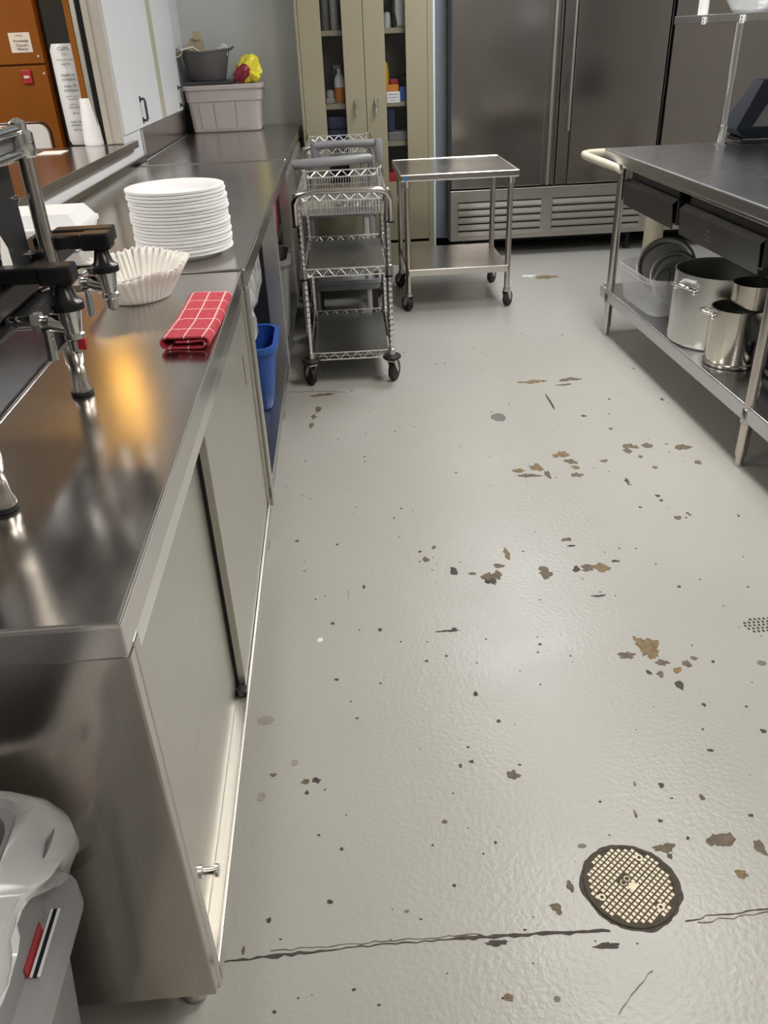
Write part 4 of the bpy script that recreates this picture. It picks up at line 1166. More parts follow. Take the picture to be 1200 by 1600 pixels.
            part('bumper', lathe(BM(), [(0.013, 0.112), (0.036, 0.113), (0.042, 0.119), (0.042, 0.127), (0.036, 0.133), (0.013, 0.134)], (x, y, 0), 24), 'rubber', cs, True, local=True)
    return t
wire_cart('chrome wire cart with a basket top and two solid shelves, nearest in the aisle', (0.041, 3.575, 0), -0.020)
wire_cart('chrome wire cart standing behind the grey handled cart, up against the tan cabinet', (0.048, 4.985, 0), -0.030, 0.865)

# ---- grey plastic service cart between them
t = thing('service_cart', 'grey plastic service cart with thick handles between the two wire carts', 'cart', (0.048, 4.63, 0), -0.02)
for z in (0.60, 0.22):
    p = part('shelf_tray', tub(BM(), 0.375, 0.50, 0.055, 0.03, 0.006, 0.008, (0, 0, z), 0.006), 'greycart', t, True, local=True, ang=35)
for (x, y, m) in ((-0.16, -0.22, 'greycart'), (0.125, -0.22, 'palegrey'), (-0.16, 0.22, 'greycart'), (0.16, 0.22, 'greycart')):
    part('upright', tube(BM(), [(x, y, 0.10), (x, y, 0.66 if m == 'greycart' else 0.62)], 0.017, 12), m, t, True, local=True)
def grip(pts, r, name='handle'):
    return part(name, tube(BM(), pts, r, 14), 'greycart', t, True, local=True)
h = grip([(-0.226, -0.345, 0.868), (-0.215, -0.345, 0.873), (-0.02, -0.335, 0.878), (0.155, -0.305, 0.882), (0.166, -0.303, 0.880)], [0.017, 0.022, 0.022, 0.022, 0.017])
part('handle_arm', tube(BM(), [(-0.17, -0.335, 0.865), (-0.16, -0.22, 0.66)], 0.015, 10), 'greycart', h, True, local=True)
part('handle_arm', tube(BM(), [(0.12, -0.305, 0.870), (0.125, -0.22, 0.62)], 0.015, 10), 'greycart', h, True, local=True)
h = grip([(-0.130, 0.205, 0.893), (0.0, 0.215, 0.898), (0.20, 0.215, 0.897)], 0.019)
for (x, z0) in ((-0.128, 0.80), (0.222, 0.80)):
    part('handle_end', tube(BM(), [(x, 0.215, z0), (x, 0.215, z0 + 0.01), (x, 0.215, 0.905), (x, 0.215, 0.916)], [0.021, 0.024, 0.024, 0.018], 14), 'greycart', h, True, local=True)
    part('handle_arm', tube(BM(), [(x, 0.215, 0.82), (-0.16 if x < 0 else 0.16, 0.22, 0.64)], 0.015, 10), 'greycart', h, True, local=True)
for x in (-0.155, 0.155):
    for y in (-0.21, 0.21):
        f = part('caster_fork', box(BM(), x - 0.018, x + 0.018, y - 0.016, y + 0.016, 0.05, 0.222, 0.003), 'darkmetal', t, local=True)
        part('wheel', lathe(BM(), [(0.006, -0.012), (0.050, -0.012), (0.052, -0.006), (0.052, 0.006), (0.050, 0.012), (0.006, 0.012)], (x, y, 0.0525), 20, Matrix.Rotation(PI/2, 4, 'Y')), 'rubber', f, True, local=True)

# ================================================================== STAINLESS ROLLING TABLE
t = thing('rolling_table', 'small stainless steel rolling table with one lower shelf in front of the tan cabinet', 'table', (0.695, 4.93, 0), -0.005)
hw, hd, zt = 0.3225, 0.32, 0.755
b = BM()
box(b, -hw, hw, -hd, hd, zt - 0.032, zt - 0.004, 0.004)
part('tabletop', b, 'cart', t, local=True)
b = BM()
box(b, -hw, hw, -hd, -hd + 0.010, zt - 0.036, zt, 0.004); box(b, -hw, hw, hd - 0.010, hd, zt - 0.036, zt, 0.004)
box(b, -hw, -hw + 0.010, -hd + 0.008, hd - 0.008, zt - 0.036, zt, 0.004); box(b, hw - 0.010, hw, -hd + 0.008, hd - 0.008, zt - 0.036, zt, 0.004)
part('raised_edge', b, 'edge', t, local=True)
b = BM(); box(b, -hw + 0.035, hw - 0.035, -hd + 0.03, hd - 0.03, 0.205, 0.245, 0.004)
part('lower_shelf', b, 'cart', t, local=True)
for x in (-0.285, 0.287):
    for y in (-0.265, 0.265):
        l = part('leg', tube(BM(), [(x, y, 0.105), (x, y, zt - 0.034)], 0.0165, 16), 'leg', t, True, local=True)
        part('leg_socket', lathe(BM(), [(0.0168, zt - 0.075), (0.024, zt - 0.073), (0.028, zt - 0.036), (0.02, zt - 0.034)], (x, y, 0), 16), 'leg', l, True, local=True)
        a = 0.5 if x < 0 else -0.6
        mt = Matrix.Translation((x, y, 0)) @ Matrix.Rotation(a, 4, 'Z')
        b = BM()
        tube(b, [mt @ Vector((0, 0, 0.088)), mt @ Vector((0, 0, 0.108))], 0.021, 14)
        for s in (-1, 1):
            hexa(b, [mt @ Vector(p) for p in ((s*0.017 - .0015, 0.006, 0.036), (s*0.017 + .0015, 0.006, 0.036), (s*0.017 + .0015, 0.036, 0.036), (s*0.017 - .0015, 0.036, 0.036),
                                              (s*0.017 - .0015, -0.024, 0.090), (s*0.017 + .0015, -0.024, 0.090), (s*0.017 + .0015, 0.022, 0.090), (s*0.017 - .0015, 0.022, 0.090))])
        c = part('caster_fork', b, 'leg', l, local=True)
        mw = mt @ Matrix.Translation((0, 0.018, 0.0435)) @ Matrix.Rotation(PI/2, 4, 'Y')
        w = BM(); lathe(w, [(0.006, -0.0145), (0.040, -0.0145), (0.043, -0.008), (0.043, 0.008), (0.040, 0.0145), (0.006, 0.0145)], (0, 0, 0), 22, mw)
        part('wheel', w, 'rubber', l, True, local=True)
        part('hub', lathe(BM(), [(0.001, -0.0185), (0.010, -0.0185), (0.010, 0.0185), (0.001, 0.0185)], (0, 0, 0), 10, mw), 'leg', l, local=True)
part('corner_sticker', lathe(BM(), [(0.001, 0), (0.012, 0), (0.012, 0.001), (0.001, 0.001)], (-0.292, -hd - 0.0002, zt - 0.020), 12, Matrix.Rotation(PI/2, 4, 'X')), 'bluesticker', t, label='blue round sticker', local=True)

# ================================================================== TAN STORAGE CABINET
CY = 5.79
t = thing('storage_cabinet', 'tan metal storage cabinet with two glazed doors against the back wall', 'cabinet', (0.27, CY, 0))
X0, X1, YB, ZTOP = -0.156, 0.694, 6.115, 1.98
part('side', box(BM(), X0, X0 + 0.018, CY + 0.018, YB, 0.0, ZTOP, 0.002), 'tan', t)
part('side', box(BM(), X1 - 0.018, X1, CY + 0.018, YB, 0.0, ZTOP, 0.002), 'tan', t)
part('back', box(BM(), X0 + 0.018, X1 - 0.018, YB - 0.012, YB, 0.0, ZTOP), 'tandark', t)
part('top', box(BM(), X0, X1, CY + 0.018, YB, ZTOP, ZTOP + 0.02, 0.002), 'tan', t)
part('plinth', box(BM(), X0, X1, CY + 0.004, YB - 0.02, 0.0, 0.150, 0.003), 'tan', t)
b = BM()
box(b, X0, X0 + 0.020, CY + 0.003, CY + 0.02, 0.15, ZTOP, 0.002); box(b, X1 - 0.036, X1, CY + 0.003, CY + 0.02, 0.15, ZTOP, 0.002)
part('front_frame', b, 'tan', t)
SHZ = (0.50, 0.795, 1.030, 1.440)
for z in SHZ:
    part('shelf', box(BM(), X0 + 0.019, X1 - 0.019, CY + 0.045, YB - 0.013, z - 0.030, z, 0.002), 'tan', t)
GAP = 0.2605
for (a, c, g0, g1, hx) in ((X0 + 0.022, GAP - 0.002, 0.0005, 0.130, 0.198), (GAP + 0.002, X1 - 0.038, 0.391, 0.522, 0.326)):
    b = BM()
    for (p, q, z0, z1) in ((a, g0, 0.172, ZTOP - 0.01), (g1, c, 0.172, ZTOP - 0.01), (g0, g1, 0.172, 0.55), (g0, g1, 1.78, ZTOP - 0.01)):
        box(b, p, q, CY, CY + 0.018, z0, z1)
    d = part('door', b, 'tan', t)
    part('glass_pane', box(BM(), g0 + 0.0005, g1 - 0.0005, CY + 0.010, CY + 0.013, 0.551, 1.779), 'pane', d)
    b = BM()
    lathe(b, [(0.001, 0), (0.012, 0.0), (0.012, 0.004), (0.008, 0.010), (0.001, 0.010)], (hx, CY, 1.052), 16, Matrix.Rotation(PI/2, 4, 'X'))
    tube(b, [(hx, CY - 0.008, 1.055), (hx, CY - 0.022, 1.052), (hx - 0.002, CY - 0.026, 1.020), (hx - 0.005, CY - 0.024, 0.975), (hx - 0.006, CY - 0.018, 0.955)], [0.011, 0.011, 0.008, 0.0075, 0.004], 12)
    lathe(b, [(0.001, 0), (0.008, 0.0), (0.007, 0.004), (0.001, 0.005)], (hx - 0.004, CY, 0.995), 12, Matrix.Rotation(PI/2, 4, 'X'))
    part('lever_handle', b, 'chrome', d, True)
    part('hinge', tube(BM(), [(a if a < 0.2 else c, CY - 0.001, 0.82), (a if a < 0.2 else c, CY - 0.001, 0.90)], 0.004, 8), 'tan', d, True)
# contents
def sh(i): return SHZ[i] + 0.0005
yc = CY + 0.13
b = lathe(BM(), [(0.001, 0), (0.034, 0), (0.035, 0.003), (0.034, 0.135), (0.020, 0.165), (0.012, 0.170), (0.012, 0.20), (0.001, 0.20)], (0.098, yc, sh(2)), 20)
o = solo('spray_bottle', b, 'foam', 'white spray bottle with an orange lower half behind the left cabinet window', 'bottle', (0.098, yc, sh(2)), smooth=True)
part('orange_label', lathe(BM(), [(0.0352, 0.004), (0.0358, 0.005), (0.0358, 0.092), (0.0352, 0.093)], (0.098, yc, sh(2)), 20, closed=True), 'orangelabel', o, True, label='orange lower label')
b = box(BM(), 0.062, 0.112, yc - 0.010, yc + 0.010, sh(2) + 0.197, sh(2) + 0.222, 0.005)
tube(b, [(0.075, yc, sh(2) + 0.20), (0.066, yc, sh(2) + 0.165)], 0.004, 6)
part('trigger', b, 'greyplastic', o)
b = BM(); lathe(b, [(0.001, 0), (0.026, 0), (0.028, 0.02), (0.024, 0.045), (0.001, 0.052)], (0.034, yc + 0.01, sh(2) + 0.03), 18)
box(b, 0.0055, 0.062, yc - 0.02, yc + 0.03, sh(2), sh(2) + 0.030, 0.004)
solo('soap_dish', b, 'palegrey', 'small pale pot beside the spray bottle in the tan cabinet', 'pot', (0.034, yc, sh(2)), smooth=True)
for (x, h_, m, lab) in ((0.030, 0.165, 'greyplastic', 'grey paper cup tube at the left of the top shelf in the tan cabinet'), (0.088, 0.175, 'palegrey', 'pale cup tube beside the grey one on the top cabinet shelf')):
    b = BM(); lathe(b, [(0.001, 0), (0.024, 0), (0.0255, 0.004), (0.0265, h_ - 0.01), (0.025, h_), (0.001, h_)], (x, yc, sh(3)), 18)
    solo('cup_tube', b, m, lab, 'cup tube', (x, yc, sh(3)), smooth=True)
for k, (z0, h_) in enumerate(((0.0, 0.085), (0.0855, 0.075))):
    b = BM(); box(b, 0.000 + 0.003*k, 0.150, CY + 0.05, CY + 0.24, sh(1) + z0, sh(1) + z0 + h_, 0.018)
    solo('folded_apron', b, 'bluecloth', 'folded dark blue apron, %s of two behind the left cabinet window' % ('lower' if k == 0 else 'upper'), 'apron', (0.07, CY + 0.12, sh(1) + z0))
t2 = thing('appliance', 'grey countertop appliance with a black carry handle on the top cabinet shelf', 'appliance', (0.49, yc, sh(3)))
b = BM(); box(b, 0.462, 0.590, CY + 0.06, CY + 0.22, sh(3), sh(3) + 0.19, 0.015)
part('housing', b, 'palegrey', t2)
part('carry_handle', tube(BM(), [(0.470, CY + 0.056, sh(3) + 0.01), (0.452, CY + 0.05, sh(3) + 0.10), (0.458, CY + 0.05, sh(3) + 0.185), (0.48, CY + 0.05, sh(3) + 0.207), (0.545, CY + 0.05, sh(3) + 0.212)], 0.009, 8), 'black', t2, True)
b = BM(); lathe(b, [(0.001, 0), (0.022, 0), (0.024, 0.02), (0.020, 0.075), (0.012, 0.085), (0.001, 0.085)], (0.420, yc, sh(3)), 16)
solo('small_jar', b, 'foam', 'small white jar left of the appliance on the top cabinet shelf', 'jar', (0.42, yc, sh(3)), smooth=True)
b = BM(); lathe(b, [(0.001, 0), (0.036, 0), (0.037, 0.004), (0.037, 0.13), (0.030, 0.175), (0.013, 0.19), (0.013, 0.215), (0.001, 0.217)], (0.385, yc + 0.02, sh(2) + 0.04), 20)
lathe(b, [(0.001, 0), (0.037, 0), (0.037, 0.041), (0.001, 0.041)], (0.385, yc + 0.02, sh(2)), 20)
solo('yellow_bottle', b, 'yellowbottle', 'yellow bottle at the left edge of the right cabinet window', 'bottle', (0.385, yc + 0.02, sh(2)), smooth=True)
b = BM(); box(b, 0.428, 0.478, CY + 0.10, CY + 0.18, sh(2), sh(2) + 0.125, 0.004)
solo('red_carton', b, 'red', 'red carton beside the yellow bottle in the tan cabinet', 'carton', (0.45, yc, sh(2)))
b = BM(); box(b, 0.390, 0.475, CY + 0.052, CY + 0.095, sh(2), sh(2) + 0.095, 0.004)
solo('snack_box', b, 'orangelabel', 'orange and red snack box behind the white card in the tan cabinet', 'box', (0.43, CY + 0.07, sh(2)))
b = BM(); box(b, 0.482, 0.560, CY + 0.050, CY + 0.15, sh(2), sh(2) + 0.082, 0.004)
solo('blue_carton', b, 'blue', 'blue carton to the right of the white card in the tan cabinet', 'carton', (0.52, CY + 0.10, sh(2)))
b = BM(); lathe(b, [(0.001, 0), (0.05, 0), (0.055, 0.01), (0.055, 0.035), (0.02, 0.045), (0.001, 0.05)], (0.530, CY + 0.21, sh(2) + 0.10), 20)
lathe(b, [(0.001, 0), (0.035, 0), (0.035, 0.101), (0.001, 0.101)], (0.530, CY + 0.21, sh(2)), 16)
solo('black_canister', b, 'blackmatt', 'black lidded canister at the back of the shelf with the blue carton', 'canister', (0.53, CY + 0.21, sh(2)), smooth=True)
o = solo('name_card', box(BM(), 0.397, 0.482, CY + 0.0442, CY + 0.0456, SHZ[2] - 0.006, SHZ[2] + 0.058), 'foam', 'white printed card stuck to the shelf edge behind the right cabinet window', 'card', (0.44, CY + 0.045, SHZ[2]))
for (s_, sz, z) in (('Coffee Supplies', 0.0105, 0.042), ('please keep tidy', 0.0095, 0.025), ('thank you', 0.008, 0.009)):
    part('card_print', text_bm(s_, sz, frame_mtx((0.439, CY + 0.0438, SHZ[2] + z), (1, 0, 0), (0, 0, 1)), 0.0004), 'ink', o)
b = BM(); box(b, 0.400, 0.560, CY + 0.06, CY + 0.24, sh(1), sh(1) + 0.055, 0.004)
solo('grey_box', b, 'greyplastic', 'flat grey box on the shelf under the white card', 'box', (0.48, CY + 0.15, sh(1)))
b = BM(); box(b, 0.40, 0.445, CY + 0.06, CY + 0.14, sh(1) + 0.056, sh(1) + 0.19, 0.004)
solo('dark_box', b, 'bluecloth', 'dark upright box standing on the flat grey box', 'box', (0.42, CY + 0.1, sh(1) + 0.056))
for (x, r_, h_, m, lab, cat) in ((0.435, 0.032, 0.17, 'deepred', 'dark red bottle on the lower shelf behind the right cabinet window', 'bottle'), (0.500, 0.030, 0.12, 'red', 'red bottle with a pale cap on the lower shelf behind the right cabinet window', 'bottle')):
    b = BM(); lathe(b, [(0.001, 0), (r_, 0), (r_, h_*0.6), (r_*0.5, h_*0.85), (r_*0.5, h_), (0.001, h_)], (x, CY + 0.11, sh(0)), 18)
    solo('bottle', b, m, lab, cat, (x, CY + 0.11, sh(0)), smooth=True)
b = BM(); box(b, 0.393, 0.470, CY + 0.048, CY + 0.065, sh(0), sh(0) + 0.10, 0.003)
solo('red_white_packet', b, 'red', 'red packet at the front of the lower shelf behind the right cabinet window', 'packet', (0.43, CY + 0.056, sh(0)))

# ================================================================== REACH-IN REFRIGERATORS
def fridge(lab, x0, x1, gap, handles, yf=5.83):
    t = thing('refrigerator', lab, 'refrigerator', ((x0 + x1)/2, yf, 0))
    part('carcass', box(BM(), x0, x1, yf + 0.055, 6.62, 0.12, 2.08, 0.004), 'slate' if x0 < 1 else 'fridge', t)
    part('plinth', box(BM(), x0 + 0.06, x1 - 0.02, yf + 0.25, 6.60, 0.06, 0.12), 'blackmatt', t)
    if x0 < 1: part('added_side_panel', box(BM(), x0 - 0.080, x0 - 0.0005, yf + 0.16, yf + 0.19, 0.125, 2.08, 0.002), 'slate', t)  # panel added forward to catch room light for the fridge side
    zg0, zg1, zd0, zd1 = 0.128, 0.462, 0.474, 1.95
    part('door_shadow_gap', box(BM(), x0 + 0.004, x1 - 0.004, yf + 0.030, yf + 0.056, 0.13, 2.07), 'void', t)
    part('top_panel', box(BM(), x0, x1, yf, yf + 0.05, zd1 + 0.01, 2.08, 0.003), 'fridge', t)
    dx = [(x0 + 0.002, gap - 0.004), (gap + 0.004, x1 - 0.002)] if gap else [(x0 + 0.002, x1 - 0.002)]
    for i, (a, c) in enumerate(dx):
        right_side = (i == 0)
        if handles:
            ch = 0.085
            if right_side: e0, e1 = c - ch, c
            else: e0, e1 = a, a + ch
            b = BM()
            box(b, a if right_side else e1, e0 if right_side else c, yf, yf + 0.052, zd0, zd1, 0.006)
            d = part('door', b, 'fridge', t)
            # recessed full-length pull channel and its raised lip
            part('handle_channel', box(BM(), e0 + 0.0005, e1 - 0.0005, yf + 0.022, yf + 0.050, zd0, zd1, 0.002), 'fridge', d)
            part('handle_lip', box(BM(), (e0 + 0.030) if right_side else e1 - 0.022, (e0 + 0.052) if right_side else e1 - 0.004, yf - 0.002, yf + 0.026, zd0 + (0.0 if right_side else 0.33), zd1, 0.006), 'grille', d)
            part('door_edge', box(BM(), e1 - 0.012 if right_side else e0, e1 if right_side else e0 + 0.012, yf, yf + 0.03, zd0, zd1, 0.003), 'fridge', d)
        else:
            d = part('door', box(BM(), a, c, yf, yf + 0.052, zd0, zd1, 0.006), 'fridge', t)
    # louvred grille
    g = part('grille_panel', box(BM(), x0 + 0.002, x1 - 0.002, yf + 0.012, yf + 0.05, zg0, zg1, 0.003), 'grille', t)
    grp = [(x0 + 0.055, x0 + 0.635), (x0 + 0.715, x1 - 0.06)] if gap else [(x0 + 0.05, x1 - 0.06)]
    for (a, c) in grp:
        for k in range(5):
            z = 0.168 + k*0.0475
            part('louvre_slot', box(BM(), a, c, yf + 0.0095, yf + 0.0125, z + 0.021, z + 0.029), 'void', g)
            b = BM()
            hexa(b, [(a, yf - 0.002, z - 0.006), (c, yf - 0.002, z - 0.006), (c, yf + 0.013, z - 0.008), (a, yf + 0.013, z - 0.008),
                     (a, yf + 0.0035, z + 0.021), (c, yf + 0.0035, z + 0.021), (c, yf + 0.013, z + 0.021), (a, yf + 0.013, z + 0.021)])
            part('louvre', b, 'grille', g)
    for x in (x0 + 0.10, x1 - 0.10):
        for y in (yf + 0.10, 6.50):
            part('leg', lathe(BM(), [(0.012, 0.0), (0.024, 0.0), (0.024, 0.02), (0.016, 0.04), (0.016, 0.121)], (x, y, 0), 14), 'blackmatt', t, True)
    return t
fridge('two-door stainless steel refrigerator against the back wall beside the tan cabinet', 0.812, 2.212, 1.526, True)
fridge('second stainless steel refrigerator at the far right behind the work table', 2.238, 3.6, 2.92, False)

# ================================================================== WORK TABLE
RZT = math.atan2(0.025, 1.514)
TX, TY = 1.366, 4.285
t = thing('work_table', 'long stainless steel work table with a lower shelf, drawers and an overshelf', 'table', (TX, TY, 0), RZT)
TW, TL, TH = 0.915, 3.05, 0.878
lo_ = lambda y: -y     # local y runs from the far end (0) towards the camera (negative)
b = BM(); box(b, 0.0, TW, -TL, 0.0, TH - 0.048, TH, 0.007, 3)
part('tabletop', b, 'table', t, local=True)
b = BM(); box(b, 0.010, 0.030, -TL + 0.01, -0.01, TH - 0.060, TH - 0.048, 0.002)
part('front_rail', b, 'leg', t, local=True)
b = BM(); box(b, 0.004, TW - 0.01, -TL + 0.1, -0.12, 0.176, 0.236, 0.004)
part('lower_shelf', b, 'table', t, local=True)
for y in (-0.225, -1.745, -2.95):
    for x in (0.022, TW - 0.03):
        leg = part('leg', tube(BM(), [(x, y, 0.04), (x, y, TH - 0.05)], 0.0205, 18), 'leg', t, True, local=True)
        part('bullet_foot', lathe(BM(), [(0.013, 0.0005), (0.0155, 0.001), (0.0155, 0.040), (0.020, 0.042), (0.0208, 0.055)], (x, y, 0), 16), 'leg', leg, True, local=True)
        part('shelf_socket', lathe(BM(), [(0.0207, 0.165), (0.0255, 0.170), (0.0255, 0.215), (0.0207, 0.222)], (x, y, 0), 16), 'leg', leg, True, local=True)
# drawers hung under the top, pulls turned to the aisle
for (ya, yb_, dz) in ((-0.255, -0.855, 0.0), (-0.93, -1.60, -0.004)):
    d = part('drawer', tub(BM(), 0.50, abs(yb_ - ya) - 0.02, 0.10, 0.012, 0.0, 0.003, (0.295, (ya + yb_)/2, 0.665 + dz), 0.0), 'darkmetal', t, local=True)
    b = BM()
    hexa(b, [(0.030, yb_, 0.655 + dz), (0.034, yb_, 0.655 + dz), (0.034, ya, 0.655 + dz), (0.030, ya, 0.655 + dz),
             (0.020, yb_, 0.755 + dz), (0.024, yb_, 0.757 + dz), (0.024, ya, 0.757 + dz), (0.020, ya, 0.755 + dz)])
    hexa(b, [(0.020, yb_, 0.755 + dz), (0.024, yb_, 0.757 + dz), (0.024, ya, 0.757 + dz), (0.020, ya, 0.755 + dz),
             (0.044, yb_, 0.772 + dz), (0.045, yb_, 0.774 + dz), (0.045, ya, 0.774 + dz), (0.044, ya, 0.772 + dz)])
    part('drawer_front', b, 'drawer', d, local=True)
    for x in (0.06, 0.53):
        part('drawer_runner', box(BM(), x - 0.006, x + 0.006, min(ya, yb_) + 0.02, max(ya, yb_) - 0.02, 0.765 + dz, TH - 0.048), 'darkmetal', d, local=True)
    if ya < -0.9:
        mt = frame_mtx((0.0255, -1.20, 0.700), (0, -1, 0), (-0.1, 0, 1))
        b = BM()
        for (s_, sz, v) in (('NSF', 0.014, 0.014), ('STAINLESS', 0.012, -0.004), ('DRAWER 20', 0.012, -0.019)):
            b2 = text_bm(s_, sz, mt @ Matrix.Translation((0, v, 0)), 0.0006)
            me = bpy.data.meshes.new('t'); b2.to_mesh(me); b2.free(); b.from_mesh(me); bpy.data.meshes.remove(me)
        part('drawer_stamp', b, 'leg', d, local=True)
# cream push handle around the far end
pts = [(0.020, -0.235, 0.795), (-0.004, -0.215, 0.815), (-0.036, -0.13, 0.826), (-0.056, 0.02, 0.832), (-0.062, 0.10, 0.834), (-0.055, 0.145, 0.835), (-0.02, 0.170, 0.836), (0.04, 0.176, 0.836), (0.50, 0.176, 0.836), (0.86, 0.176, 0.836), (0.90, 0.16, 0.836), (0.905, 0.0, 0.836)]
part('push_handle', tube(BM(), pts, [0.015, 0.017, 0.019] + [0.019]*9, 12), 'cream', t, True, local=True, label='cream plastic push handle')
# overshelf on chrome posts
for y in (-0.10, -1.55, -2.9):
    for x in (0.545, ):
        p = part('overshelf_post', tube(BM(), [(x, y, TH), (x, y, 1.395)], 0.0175, 16), 'chrome', t, True, local=True)
        part('post_collar', lathe(BM(), [(0.018, TH), (0.034, TH + 0.0005), (0.034, TH + 0.004), (0.022, TH + 0.008), (0.022, TH + 0.085), (0.018, TH + 0.088)], (x, y, 0), 18), 'chrome', p, True, local=True)
b = BM(); box(b, 0.282, 0.72, -TL, 0.02, 1.392, 1.424, 0.003)
s = part('overshelf', b, 'table', t, local=True)
for (x, y) in ((0.2805, -0.315), (0.2805, -0.67)):
    part('price_clip', box(BM(), x - 0.003, x + 0.001, y - 0.018, y + 0.018, 1.388, 1.416, 0.001), 'whiteplastic', s, local=True)
    for z in (1.395, 1.408):
        part('clip_hole', lathe(BM(), [(0.001, 0), (0.004, 0), (0.004, 0.001), (0.001, 0.001)], (x - 0.0029, y, z), 8, Matrix.Rotation(-PI/2, 4, 'Y')), 'darkmetal', s, local=True)
# white round tube standing on the overshelf
def tl(x, y, z): return Matrix.Translation((TX, TY, 0)) @ Matrix.Rotation(RZT, 4, 'Z') @ Vector((x, y, z))
p = tl(0.325, -0.19, 1.4245)
b = lathe(BM(), [(0.001, 0), (0.022, 0), (0.022, 0.22), (0.020, 0.225), (0.001, 0.225)], p, 18)
solo('white_tube', b, 'whiteplastic', 'white upright tube on the overshelf above the work table', 'tube', p, smooth=True)
p = tl(0.455, -0.36, 1.4245)
b = lathe(BM(), [(0.001, 0), (0.055, 0), (0.075, 0.012), (0.105, 0.06), (0.118, 0.12), (0.115, 0.121), (0.101, 0.062), (0.072, 0.016), (0.001, 0.006)], p, 32, rfun=lambda r, z, a: r*(1 + (0.03*math.sin(10*a) if z > 0.02 else 0)))
solo('glass_bowl', b, 'bowlglass', 'fluted clear glass bowl on the overshelf above the work table', 'bowl', p, smooth=True, ang=60)
p = tl(0.60, -0.30, 1.4245)
b = lathe(BM(), [(0.001, 0), (0.03, 0), (0.034, 0.004), (0.036, 0.10), (0.034, 0.10), (0.032, 0.008), (0.001, 0.005)], p, 24)
solo('drinking_glass', b, 'bowlglass', 'clear drinking glass beside the glass bowl on the overshelf', 'glass', p, smooth=True, ang=60)

# navy caddy on the table top
t = thing('napkin_caddy', 'dark navy slanted napkin caddy on the work table top', 'caddy', tuple(tl(0.74, -0.02, TH)), RZT - 0.1)
b = BM()
box(b, -0.09, 0.16, -0.10, 0.10, 0.001, 0.022, 0.006)
part('caddy_base', b, 'black', t, local=True)
b = BM()
hexa(b, [(-0.075, -0.095, 0.022), (0.16, -0.095, 0.022), (0.16, 0.095, 0.022), (-0.075, 0.095, 0.022),
         (-0.125, -0.105, 0.066), (0.20, -0.105, 0.066), (0.20, 0.105, 0.066), (-0.125, 0.105, 0.066)])
hexa(b, [(-0.125, -0.105, 0.066), (0.20, -0.105, 0.066), (0.20, 0.105, 0.066), (-0.125, 0.105, 0.066),
         (-0.015, -0.060, 0.27), (0.13, -0.060, 0.27), (0.13, 0.060, 0.27), (-0.015, 0.060, 0.27)])
bmesh.ops.remove_doubles(b, verts=b.verts, dist=1e-5)
part('caddy_body', b, 'navy', t, local=True)
b = BM()
hexa(b, [(-0.050, -0.1055, 0.075), (0.03, -0.1055, 0.075), (0.03, -0.09, 0.075), (-0.050, -0.09, 0.075),
         (0.055, -0.0705, 0.235), (0.085, -0.0705, 0.235), (0.085, -0.06, 0.235), (0.055, -0.06, 0.235)])
part('caddy_slot', b, 'greyplastic', t, local=True)

# ---- on the lower shelf
ZS = 0.2365
# clear tub with pan lids
cx, cy = 1.560, 3.760
t = thing('clear_tub', 'clear plastic tub full of pan lids on the lower shelf of the work table', 'tub', (cx, cy, ZS), 0.05)
part('tub_body', tub(BM(), 0.295, 0.40, 0.172, 0.055, 0.05, 0.003, (0, 0, 0), 0.010), 'clear', t, True, local=True, ang=40)
def disc(name, lab, x, y, z, r, tilt, yaw, mat, rim=0.012):
    mt = Matrix.Translation((x, y, z)) @ Matrix.Rotation(yaw, 4, 'Z') @ Matrix.Rotation(tilt, 4, 'X')
    b = lathe(BM(), [(0.001, -0.002), (r*0.80, -0.002), (r*0.86, 0.008), (r*0.97, 0.010), (r, 0.008), (r, 0.012), (r*0.96, 0.014), (r*0.84, 0.012), (r*0.78, 0.002), (0.001, 0.002)], (0, 0, 0), 40, mt)
    return solo(name, b, mat, lab, 'lid', (x, y, z - r*abs(math.sin(tilt)) + 0.0), None, True, ang=45)
disc('pan_lid', 'largest grey pan lid standing in the clear tub', 1.585, 3.86, ZS + 0.150, 0.138, 1.15, -0.35, 'lid')
disc('pan_lid', 'second pan lid leaning in front of the largest one in the clear tub', 1.600, 3.775, ZS + 0.128, 0.115, 1.12, -0.35, 'lid')
disc('pan_lid', 'third pan lid at the near side of the clear tub', 1.565, 3.690, ZS + 0.112, 0.098, 1.05, -0.3, 'lid')
b = BM()
tube(b, [(1.515, 3.63, ZS + 0.09), (1.50, 3.60, ZS + 0.195), (1.485, 3.575, ZS + 0.215)], 0.005, 8)
solo('ladle_handle', b, 'black', 'black utensil handle leaning on the near rim of the clear tub', 'utensil', (1.515, 3.63, ZS + 0.09), smooth=True)

# stock pots
def pot(name, lab, x, y, r, h, mat, t_=0.003, base=None, z=ZS):
    t = thing(name, lab, 'pot', (x, y, z))
    prof = [(0.001, 0.0), (r*0.95, 0.0), (r*0.995, 0.008), (r, 0.02), (r, h - 0.004), (r + 0.003, h - 0.002), (r + 0.003, h), (r - t_, h), (r - t_, 0.014), (r*0.9, 0.006), (0.001, 0.006)]
    if base: prof = [(0.001, 0.0), (r*0.96, 0.0), (r*1.01, 0.004), (r*1.01, 0.014), (r*0.98, 0.017), (r, 0.024)] + prof[4:]
    part('pot_body', lathe(BM(), prof, (x, y, z), 56), mat, t, True, ang=35)
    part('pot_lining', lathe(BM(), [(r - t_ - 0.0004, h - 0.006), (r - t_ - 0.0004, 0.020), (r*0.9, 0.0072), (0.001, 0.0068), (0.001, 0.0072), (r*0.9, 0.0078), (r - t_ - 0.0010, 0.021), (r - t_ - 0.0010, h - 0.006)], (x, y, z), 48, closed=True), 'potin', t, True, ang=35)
    return t
